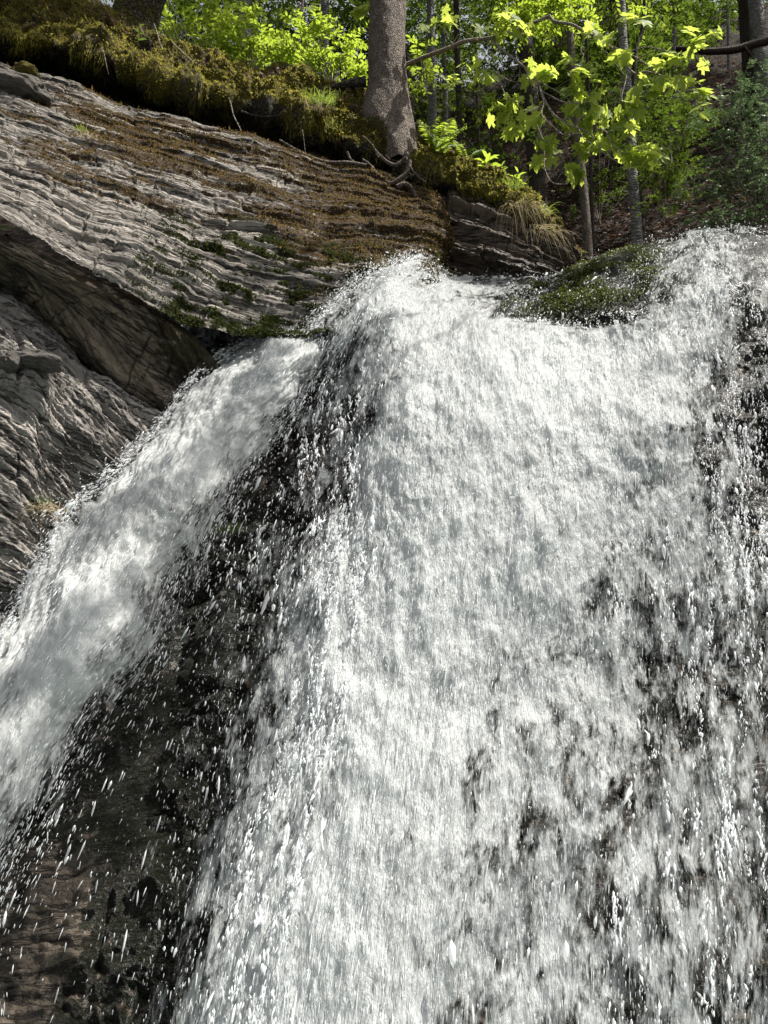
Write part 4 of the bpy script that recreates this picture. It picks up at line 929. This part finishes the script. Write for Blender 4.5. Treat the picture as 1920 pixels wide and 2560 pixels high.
sapling('hazel_bush', (1660, 560, 9.2), [(1640, 470, 9.2)], [A(1650, 430, 9.2, .4, .10, 40), A(1620, 525, 9.0, .22, .08, 14)], 'few thin leafy twigs low beside the smooth pale trunk', **und)
sapling('hazel_bush', (1500, 560, 11.0), [(1500, 440, 11.0)], [A(1500, 470, 11.0, .6, .25, 40), A(1450, 260, 12.5, .9, .3, 90), A(1560, 250, 12.5, .8, .35, 90)], 'dim leafy bush behind the slim brown trunk', **{**und, 'mat': M_DARKLEAF})
# the big bluish shrub at the right edge
sapling('pale_shrub', (1905, 590, 7.0), [(1860, 330, 7.1), (1900, 300, 7.1), (1960, 250, 7.1)],
        [A(1880, 330, 7.1, .36, .36, 150), A(1830, 430, 7.0, .34, .26, 130), A(1900, 470, 6.9, .36, .34, 150), A(1795, 520, 6.9, .22, .12, 40), A(1840, 250, 7.3, .3, .12, 40), A(1900, 200, 7.4, .28, .22, 70), A(2010, 380, 7.1, .5, .9, 260), A(1760, 455, 7.0, .2, .06, 20), A(1850, 545, 6.8, .3, .14, 70), A(1760, 560, 6.9, .22, .07, 26), A(1730, 500, 7.2, .25, .06, 24), A(1800, 300, 7.3, .3, .10, 40)],
        'pale bluish green shrub filling the right edge above the water', size=.046, mat=M_BLUELEAF, shape=LEAF_QUAD, cat='shrub', group=None, per=13)

# --- maple with its long branch in front of the forest
mb = P(985, 260, 7.6)
mp = empty('maple_tree', mb); tag(mp, 'maple with big lobed leaves on a long bent branch right of the big trunk', 'tree')
trunk_mesh([mb - np.array([0, 0, 1.0]), mb, mb + np.array([.02, 0, .8]), mb + np.array([.02, 0, 2]), mb + np.array([.1, 0, 6])], .07, .04, M_GBARK, mp, n=30, k=12)
def c3(L): return [(1220 + .4219 * x, .4219 * y) for x, y in L]
def c2(L): return [(600 + .4219 * x, .4219 * y) for x, y in L]
br = [
    ([(985, 172), (1049, 148), (1123, 120), (1161, 105), (1233, 95), (1296, 74), (1374, 40)], (7.4, 6.3), .026, .017),
    ([(1374, 40)] + c3([(400, 130), (500, 150), (590, 200), (650, 215), (700, 260), (770, 320), (860, 430), (940, 425), (1050, 460), (1140, 500)]), (6.3, 5.9), .017, .006),
    (c3([(650, 215), (750, 280), (880, 345), (1000, 430), (1130, 540), (1170, 600), (1230, 590)]), (6.15, 5.7), .010, .004),
    (c3([(820, 310), (940, 280), (1050, 300), (1130, 320), (1220, 325)]), (6.05, 5.8), .007, .003),
    (c3([(880, 345), (960, 310), (1050, 290)]), (6.05, 5.9), .005, .003),
    (c3([(20, 240), (100, 310), (220, 400), (300, 500), (340, 600), (380, 670), (480, 740), (600, 790), (680, 900), (770, 965)]), (6.35, 5.6), .013, .004),
    (c3([(300, 500), (330, 600), (320, 680), (370, 740), (450, 800), (530, 790)]), (6.0, 5.7), .008, .003),
    (c3([(290, 740), (330, 830), (370, 830)]), (5.9, 5.8), .005, .003),
    (c3([(330, 900), (335, 1000), (380, 1080), (470, 1085), (490, 1040)]), (5.8, 5.6), .006, .003),
    (c3([(590, 200), (550, 290), (565, 330), (555, 365)]), (6.2, 6.1), .006, .003),
    (c3([(860, 430), (830, 465), (770, 400), (720, 330), (690, 300)]), (6.05, 6.2), .006, .003),
    (c3([(820, 440), (815, 470), (795, 560), (800, 605)]), (6.05, 5.8), .006, .003),
    (c3([(905, 430), (905, 520), (950, 570)]), (6.0, 5.8), .004, .002),
    (c3([(220, 400), (270, 510), (350, 555), (460, 610), (590, 600)]), (6.1, 5.8), .007, .003),
    (c3([(300, 480), (400, 540), (460, 575)]), (6.0, 5.9), .006, .003),
    (c3([(340, 610), (290, 640), (250, 660), (200, 650)]), (5.95, 5.9), .006, .003),
    (c3([(530, 740), (550, 790), (580, 830), (620, 850)]), (5.8, 5.65), .005, .003),
    (c3([(640, 760), (700, 780), (740, 860), (800, 910)]), (5.75, 5.6), .005, .003),
    (c3([(0, 240), (20, 320), (60, 420), (80, 500), (120, 580), (200, 620)]), (6.4, 6.1), .006, .003),
    (c3([(0, 370), (60, 440), (140, 480), (210, 485)]), (6.4, 6.2), .005, .003),
    (c2([(1130, 420), (1190, 440), (1240, 480)]), (6.9, 6.6), .005, .003),
    (c2([(1240, 215), (1190, 160), (1140, 140)]), (6.7, 6.5), .005, .003),
    (c2([(1240, 285), (1300, 200), (1320, 190), (1410, 240)]), (6.6, 6.5), .006, .004),
    (c3([(330, 960), (390, 900), (420, 900)]), (5.8, 5.75), .003, .002),
]
paths = []
for i_, (pts, (ya, yb), r0, r1) in enumerate(br):
    n = len(pts); w3 = [P(x, y, ya + (yb - ya) * kk / (n - 1)) for kk, (x, y) in enumerate(pts)]
    p = polyline(w3, 10 * n, .012, 4, i_); T = Tubes(); T.add(p, np.linspace(r0, r1, len(p)), 7); T.obj('branch' if i_ < 7 else 'twig', M_TWIG, mp); paths.append(p)
allp = np.concatenate(paths)
spots = c3([(130, 110), (110, 160), (60, 200), (190, 120), (235, 160), (170, 200), (600, 170), (680, 190), (690, 240), (830, 110), (920, 115), (800, 320), (700, 340), (1060, 300), (1080, 340), (1000, 360), (1200, 170), (1230, 230), (1280, 280), (1340, 220), (1280, 360), (1210, 310), (1350, 200), (1250, 470), (1200, 540), (1300, 540), (1270, 620), (1200, 480), (960, 480), (1040, 500), (1000, 550), (1080, 490), (860, 550), (900, 590), (840, 590), (820, 650), (880, 660), (780, 690), (250, 370), (300, 420), (350, 440), (260, 480), (380, 420), (470, 340), (550, 390), (590, 440), (520, 470), (620, 540), (560, 560), (650, 560), (500, 540), (590, 590), (110, 610), (170, 610), (230, 620), (120, 650), (280, 690), (320, 720), (210, 690), (410, 710), (490, 640), (540, 680), (600, 700), (640, 680), (680, 660), (590, 740), (490, 750), (720, 740), (770, 770), (820, 740), (800, 810), (550, 860), (600, 830), (660, 830), (690, 860), (620, 900), (560, 890), (290, 870), (340, 850), (390, 880), (270, 940), (390, 960), (500, 1020), (530, 1040), (780, 920), (830, 930), (870, 910), (840, 960), (930, 890), (980, 920), (920, 990), (940, 910), (40, 690), (60, 710), (20, 470), (130, 790), (180, 800)]) + c2([(1130, 140), (1260, 140), (1240, 100), (1240, 490), (1280, 450), (1340, 400), (1390, 390), (1470, 480), (1420, 430), (425, 30), (690, 80), (730, 50), (1600, 100), (1560, 190), (1420, 180)])
lC, lX, lN, lS = [], [], [], []
for (x, y) in spots:
    yy = 6.6 - .9 * (x - 1050) / 600; yy = float(np.clip(yy, 5.55, 7.0))
    for kk in range(int(rng.integers(2, 5))):
        p = P(x + rng.normal(0, 9), y + rng.normal(0, 7), yy + rng.normal(0, .07))
        near = allp[np.argmin(np.sum((allp - p) ** 2, 1))]
        o = p - near; o[2] *= .4
        X = nrm(o * 2.0 + rng.normal(0, .55, 3) * np.array([1, .8, .3]) + np.array([0, -.15, -.5]))
        N = nrm(np.array([.15, -.45, 1.]) + rng.normal(0, .38, 3))
        lC.append(p - X * .05); lX.append(X); lN.append(N); lS.append(rng.uniform(.085, .145))
lC, lX, lN, lS = map(np.array, (lC, lX, lN, lS))
leaves('foliage', lC, lX, lN, lS, LEAF_MAPLE, M_MAPLE, mp)
T = Tubes()
for p, X in zip(lC, lX):
    near = allp[np.argmin(np.sum((allp - p) ** 2, 1))]
    if np.linalg.norm(near - p) < .35: T.add(polyline([near, near * .5 + p * .5 + np.array([0, 0, .015]), p], 6), .0022, 4)
T.obj('leaf_stalks', M_GRASS, mp)['kind'] = 'stuff'
# ------------------------------------------------------------------ ferns, grass, herbs, stones, twigs
def fern(base, tips, label, size=1.0):
    b0 = P(*base); t = empty('fern', b0); tag(t, label, 'fern', 'ferns beside the big trunk')
    for (x, y, Y) in tips:
        e = P(x, y, Y); L = np.linalg.norm(e - b0)
        p = polyline([b0, b0 * .55 + e * .45 + np.array([0, -.02, .10 * L]), e], 26)
        tg = nrm(np.gradient(p, axis=0)); sd = nrm(np.cross(tg, np.array([.1, -.75, .65])))
        T = Tubes(); T.add(p, np.linspace(.004, .0015, 26), 5); st = T.obj('frond', M_GRASS, t)
        k = np.arange(3, 26); f = k / 25.
        w_ = .30 * L * np.sin(np.clip(f, 0.02, 1) ** .75 * math.pi * .97) ** .8 * .75 + .006
        C = np.concatenate([p[k], p[k]]); X = np.concatenate([sd[k] + tg[k] * .35, -sd[k] + tg[k] * .35]) + rng.normal(0, .06, (len(k) * 2, 3)) + np.array([0, 0, -.12])
        N = np.tile(nrm(np.array([.1, -.6, .8])), (len(C), 1)) + rng.normal(0, .12, (len(C), 3))
        V0 = LEAF_OVAL[0] * np.array([1, .62, 1]); leaves('leaflets', C, X, N, np.concatenate([w_, w_]), (V0, LEAF_OVAL[1]), M_BEECH, st)
    return t
fern((1095, 388, 6.72), [(1100, 292, 6.7), (1160, 318, 6.6), (1046, 300, 6.75), (1132, 296, 6.85), (1072, 318, 6.55), (1160, 360, 6.5), (1120, 340, 6.45)], 'big bright fern in the lee of the big trunk')
fern((1165, 408, 6.7), [(1134, 350, 6.7), (1212, 372, 6.6)], 'small two fronded fern lower on the bank than the big fern')

def herb(base, h, n, size, label, mat=M_BEECH, group='herbs on the bank'):
    b0 = P(*base); t = empty('herb', b0); tag(t, label, 'plant', group)
    T = Tubes(); e = b0 + np.array([rng.normal(0, .02), 0, h]); p = polyline([b0, e], 8); T.add(p, .003, 5); T.obj('stem', M_GRASS, t)
    C, X, N, S = [], [], [], []
    for k in range(n):
        f = .35 + .65 * k / max(1, n - 1); a = k * 2.4; C.append(b0 + (e - b0) * f); X.append([math.cos(a), math.sin(a) * .8, .35]); N.append([0, -.3, 1]); S.append(size * (1.15 - .3 * f))
    leaves('leaf', np.array(C), np.array(X), np.array(N) + rng.normal(0, .15, (n, 3)), np.array(S), (LEAF_OVAL[0] * np.array([1, .8, 1]), LEAF_OVAL[1]), mat, t)
herb((1214, 430, 6.72), .16, 9, .15, 'broad leaved bright herb on the bank beside the small fern')
herb((1292, 480, 6.75), .22, 8, .10, 'thin stemmed bright herb above the long grass')
herb((1262, 455, 6.75), .2, 12, .07, 'feathery bright herb between the broad herb and the long grass', M_GRASS)
herb((345, 118, 6.35), .22, 6, .085, 'upright herb with paired leaves in front of the old bole', M_MIDLEAF)
herb((278, 372, 5.25), .05, 18, .045, 'low blue green rosette on the mossy slab', M_BLUELEAF)
herb((14, 245, 5.6), .05, 12, .04, 'tiny pale rosette below the smooth boulder', M_BLUELEAF)

def tuft(base, n, ln, spread, label, mat, droop, up=.9, w_=.0035, dirn=(0, 0), name='grass_tuft', cat='grass'):
    b0 = P(*base); nv = 7
    az = rng.uniform(0, 2 * math.pi, n); tilt = rng.uniform(.1, 1, n) * spread
    d0 = np.stack([np.cos(az) * tilt + dirn[0], np.sin(az) * tilt + dirn[1], np.full(n, up)], -1); d0 = nrm(d0)
    L = ln * rng.uniform(.45, 1.1, n); s = np.linspace(0, 1, nv)
    C0 = b0 + rng.normal(0, .05 * ln / .3, (n, 3)) * np.array([1.6, .8, .3])
    pts = C0[:, None] + d0[:, None] * (L[:, None] * s[None])[..., None] + np.array([0, -.02, -1.]) * (droop * L[:, None] * s[None] ** 2 * rng.uniform(.6, 1.3, (n, 1)))[..., None]
    sd = nrm(np.cross(d0, rng.normal(size=(n, 3))))
    wd = w_ * (1 - s) ** .6
    V = np.stack([pts - sd[:, None] * wd[None, :, None] * .5, pts + sd[:, None] * wd[None, :, None] * .5], 2).reshape(n, nv * 2, 3)
    k = np.arange(nv - 1) * 2; f = np.stack([k, k + 1, k + 3, k + 2], -1)
    Fc = (np.arange(n)[:, None, None] * nv * 2 + f[None]).reshape(-1, 4)
    t = empty(name, b0); tag(t, label, cat, 'grass tufts')
    mesh_obj('blades', V.reshape(-1, 3), Fc, mat, t, True, {'rnd': np.repeat(rng.random(n), nv * 2)})
    return t
tuft((795, 262, 6.42), 220, .30, .7, 'hanging green grass tuft left of the big trunk roots', M_GRASS, .9, .55, .004, (0, -.35))
tuft((830, 250, 6.5), 60, .20, .5, 'short upright green grass beside the hanging tuft', M_GRASS, .5)
tuft((775, 275, 6.38), 90, .26, .7, 'dry straw grass below the hanging green tuft', M_DRY, 1.2, .3, .004, (0, -.35))
tuft((832, 318, 6.36), 26, .16, .6, 'small green tuft lowest under the hanging grass', M_GRASS, .6, .7)
tuft((1275, 480, 6.68), 260, .30, .6, 'long green grass on the bank end left of the black forest', M_GRASS, .7, .9)
tuft((1340, 535, 6.62), 180, .26, .7, 'lower clump of long green grass at the tip of the bank', M_GRASS, .9, .8, .0035, (.3, 0))
tuft((1305, 520, 6.5), 120, .36, .35, 'curtain of dry straw hanging from the bank end', M_DRY, 1.6, .05, .004, (0, -.25))
tuft((1350, 575, 6.5), 70, .32, .35, 'dry straw curtain nearest the tip of the bank', M_DRY, 1.6, .05, .004, (.1, -.25))
tuft((225, 345, 5.15), 40, .16, .8, 'pale dry grass wisp on the mossy slab', M_DRY, 1.0, .5, .003, (0, -.4))
tuft((200, 325, 5.2), 60, .10, .9, 'short green grass patch on the mossy slab', M_GRASS, .7, .5, .003)
tuft((115, 1275, 4.03), 90, .20, .8, 'straw and green grass tuft growing from the grey rock wall', M_DRY, 1.1, .4, .003, (0, -.4))
tuft((110, 1262, 4.03), 40, .13, .7, 'short dark green grass above the straw tuft on the wall', M_MIDLEAF, .6, .8, .003, (0, -.3))
tuft((568, 1330, 4.45), 60, .17, .8, 'wet dark grass tuft on the dark rock between the two streams', M_DARKLEAF, .7, .7, .003, (0, -.4))

# loose stones
def stone(name, px, py, Y, r, sq, label, mat=M_SLAB, seed=0.0, rot=0.0, group=None):
    n, m = 40, 64; ph = np.linspace(0.001, math.pi - .001, n)[:, None]; th = np.linspace(0, 2 * math.pi, m)[None]
    d = v3(np.sin(ph) * np.cos(th), np.sin(ph) * np.sin(th), np.cos(ph) + 0 * th)
    f = 1 + .35 * fbm(d * 1.3 + seed, 3) + .10 * ridge(d * 2.6 + seed, 3) * .6 + .04 * fbm(d * 9 + seed, 3)
    g = d * f[..., None] * np.array(sq) * r
    c, s = math.cos(rot), math.sin(rot); g = np.stack([g[..., 0] * c + g[..., 2] * s, g[..., 1], -g[..., 0] * s + g[..., 2] * c], -1)
    o = grid_obj(name, g + P(px, py, Y), mat, None, {'moss': .1 + .4 * fbm(d * 2 + seed, 3), 'green': d[..., 2] * 0, 'wet': d[..., 2] * 0}, (th + 0 * ph, ph + 0 * th))
    tag(o, label, 'rock', group); return o
stone('boulder', 40, 222, 5.42, .19, (1.45, .8, .6), 'smooth boulder wedged under the moss at the left edge', M_SLAB, 3.0, .25)
stone('stone', 25, 905, 3.92, .06, (.9, .8, 1.0), 'small white stone on the grey rock wall', M_SLAB, 7.0)
stone('stone', 88, 900, 4.0, .10, (1.5, .8, .6), 'grey angular stone right of the small white stone', M_WALL, 11.0, .15)
stone('stone', 935, 440, 6.42, .055, (1.1, .8, .8), 'small stone held among the bare roots', M_WALL, 21.0)
stone('mossy_stone', 62, 183, 5.5, .10, (1.2, .8, .8), 'rusty mossy lump on top of the smooth boulder', M_BANK, 31.0)
# the yellow moss cushion at the bank tip is part of the moss; twigs lie on the bank
def twig(pts, Y, r, label, mat=M_TWIG):
    T = Tubes(); p = polyline(pxline(pts, Y), 8 * len(pts), .02, 4, pts[0][0]); T.add(p, np.linspace(r, r * .35, len(p)), 6)
    tag(T.obj('twig', mat), label, 'twig', 'dead twigs on the bank')
twig([(385, 60), (400, 110), (420, 150), (432, 195)], 6.42, .008, 'pale bent twig right of the old bole')
twig([(430, 105), (470, 145), (520, 180), (560, 215), (600, 245)], 6.45, .009, 'long dead twig lying down the bank')
twig([(545, 195), (570, 200), (597, 205)], 6.55, .010, 'short pale stick on the moss in mid bank')
twig([(570, 245), (590, 300), (620, 360), (660, 400)], 6.15, .008, 'dark root twig hanging down to the slab')
twig([(600, 280), (640, 288), (690, 290), (720, 270)], 6.25, .012, 'bare root jutting out under the mid bank', M_OBARK)
twig([(756, 325), (760, 360), (765, 410), (770, 455)], 6.2, .004, 'thin thread root hanging below the grass')
twig([(185, 0), (215, 25), (245, 45)], 6.45, .010, 'thick dead stick on the moss left of the old bole')
twig([(1325, 560), (1330, 610), (1318, 640), (1312, 668)], 6.4, .005, 'rusty straw strand hanging over the dark ledge')
twig([(255, 120), (262, 150), (270, 185)], 5.9, .005, 'fine twig hanging from the moss over the dark hollow')
twig([(105, 1300), (100, 1340), (98, 1400), (95, 1440)], 3.98, .003, 'single straw hanging down the grey rock wall')
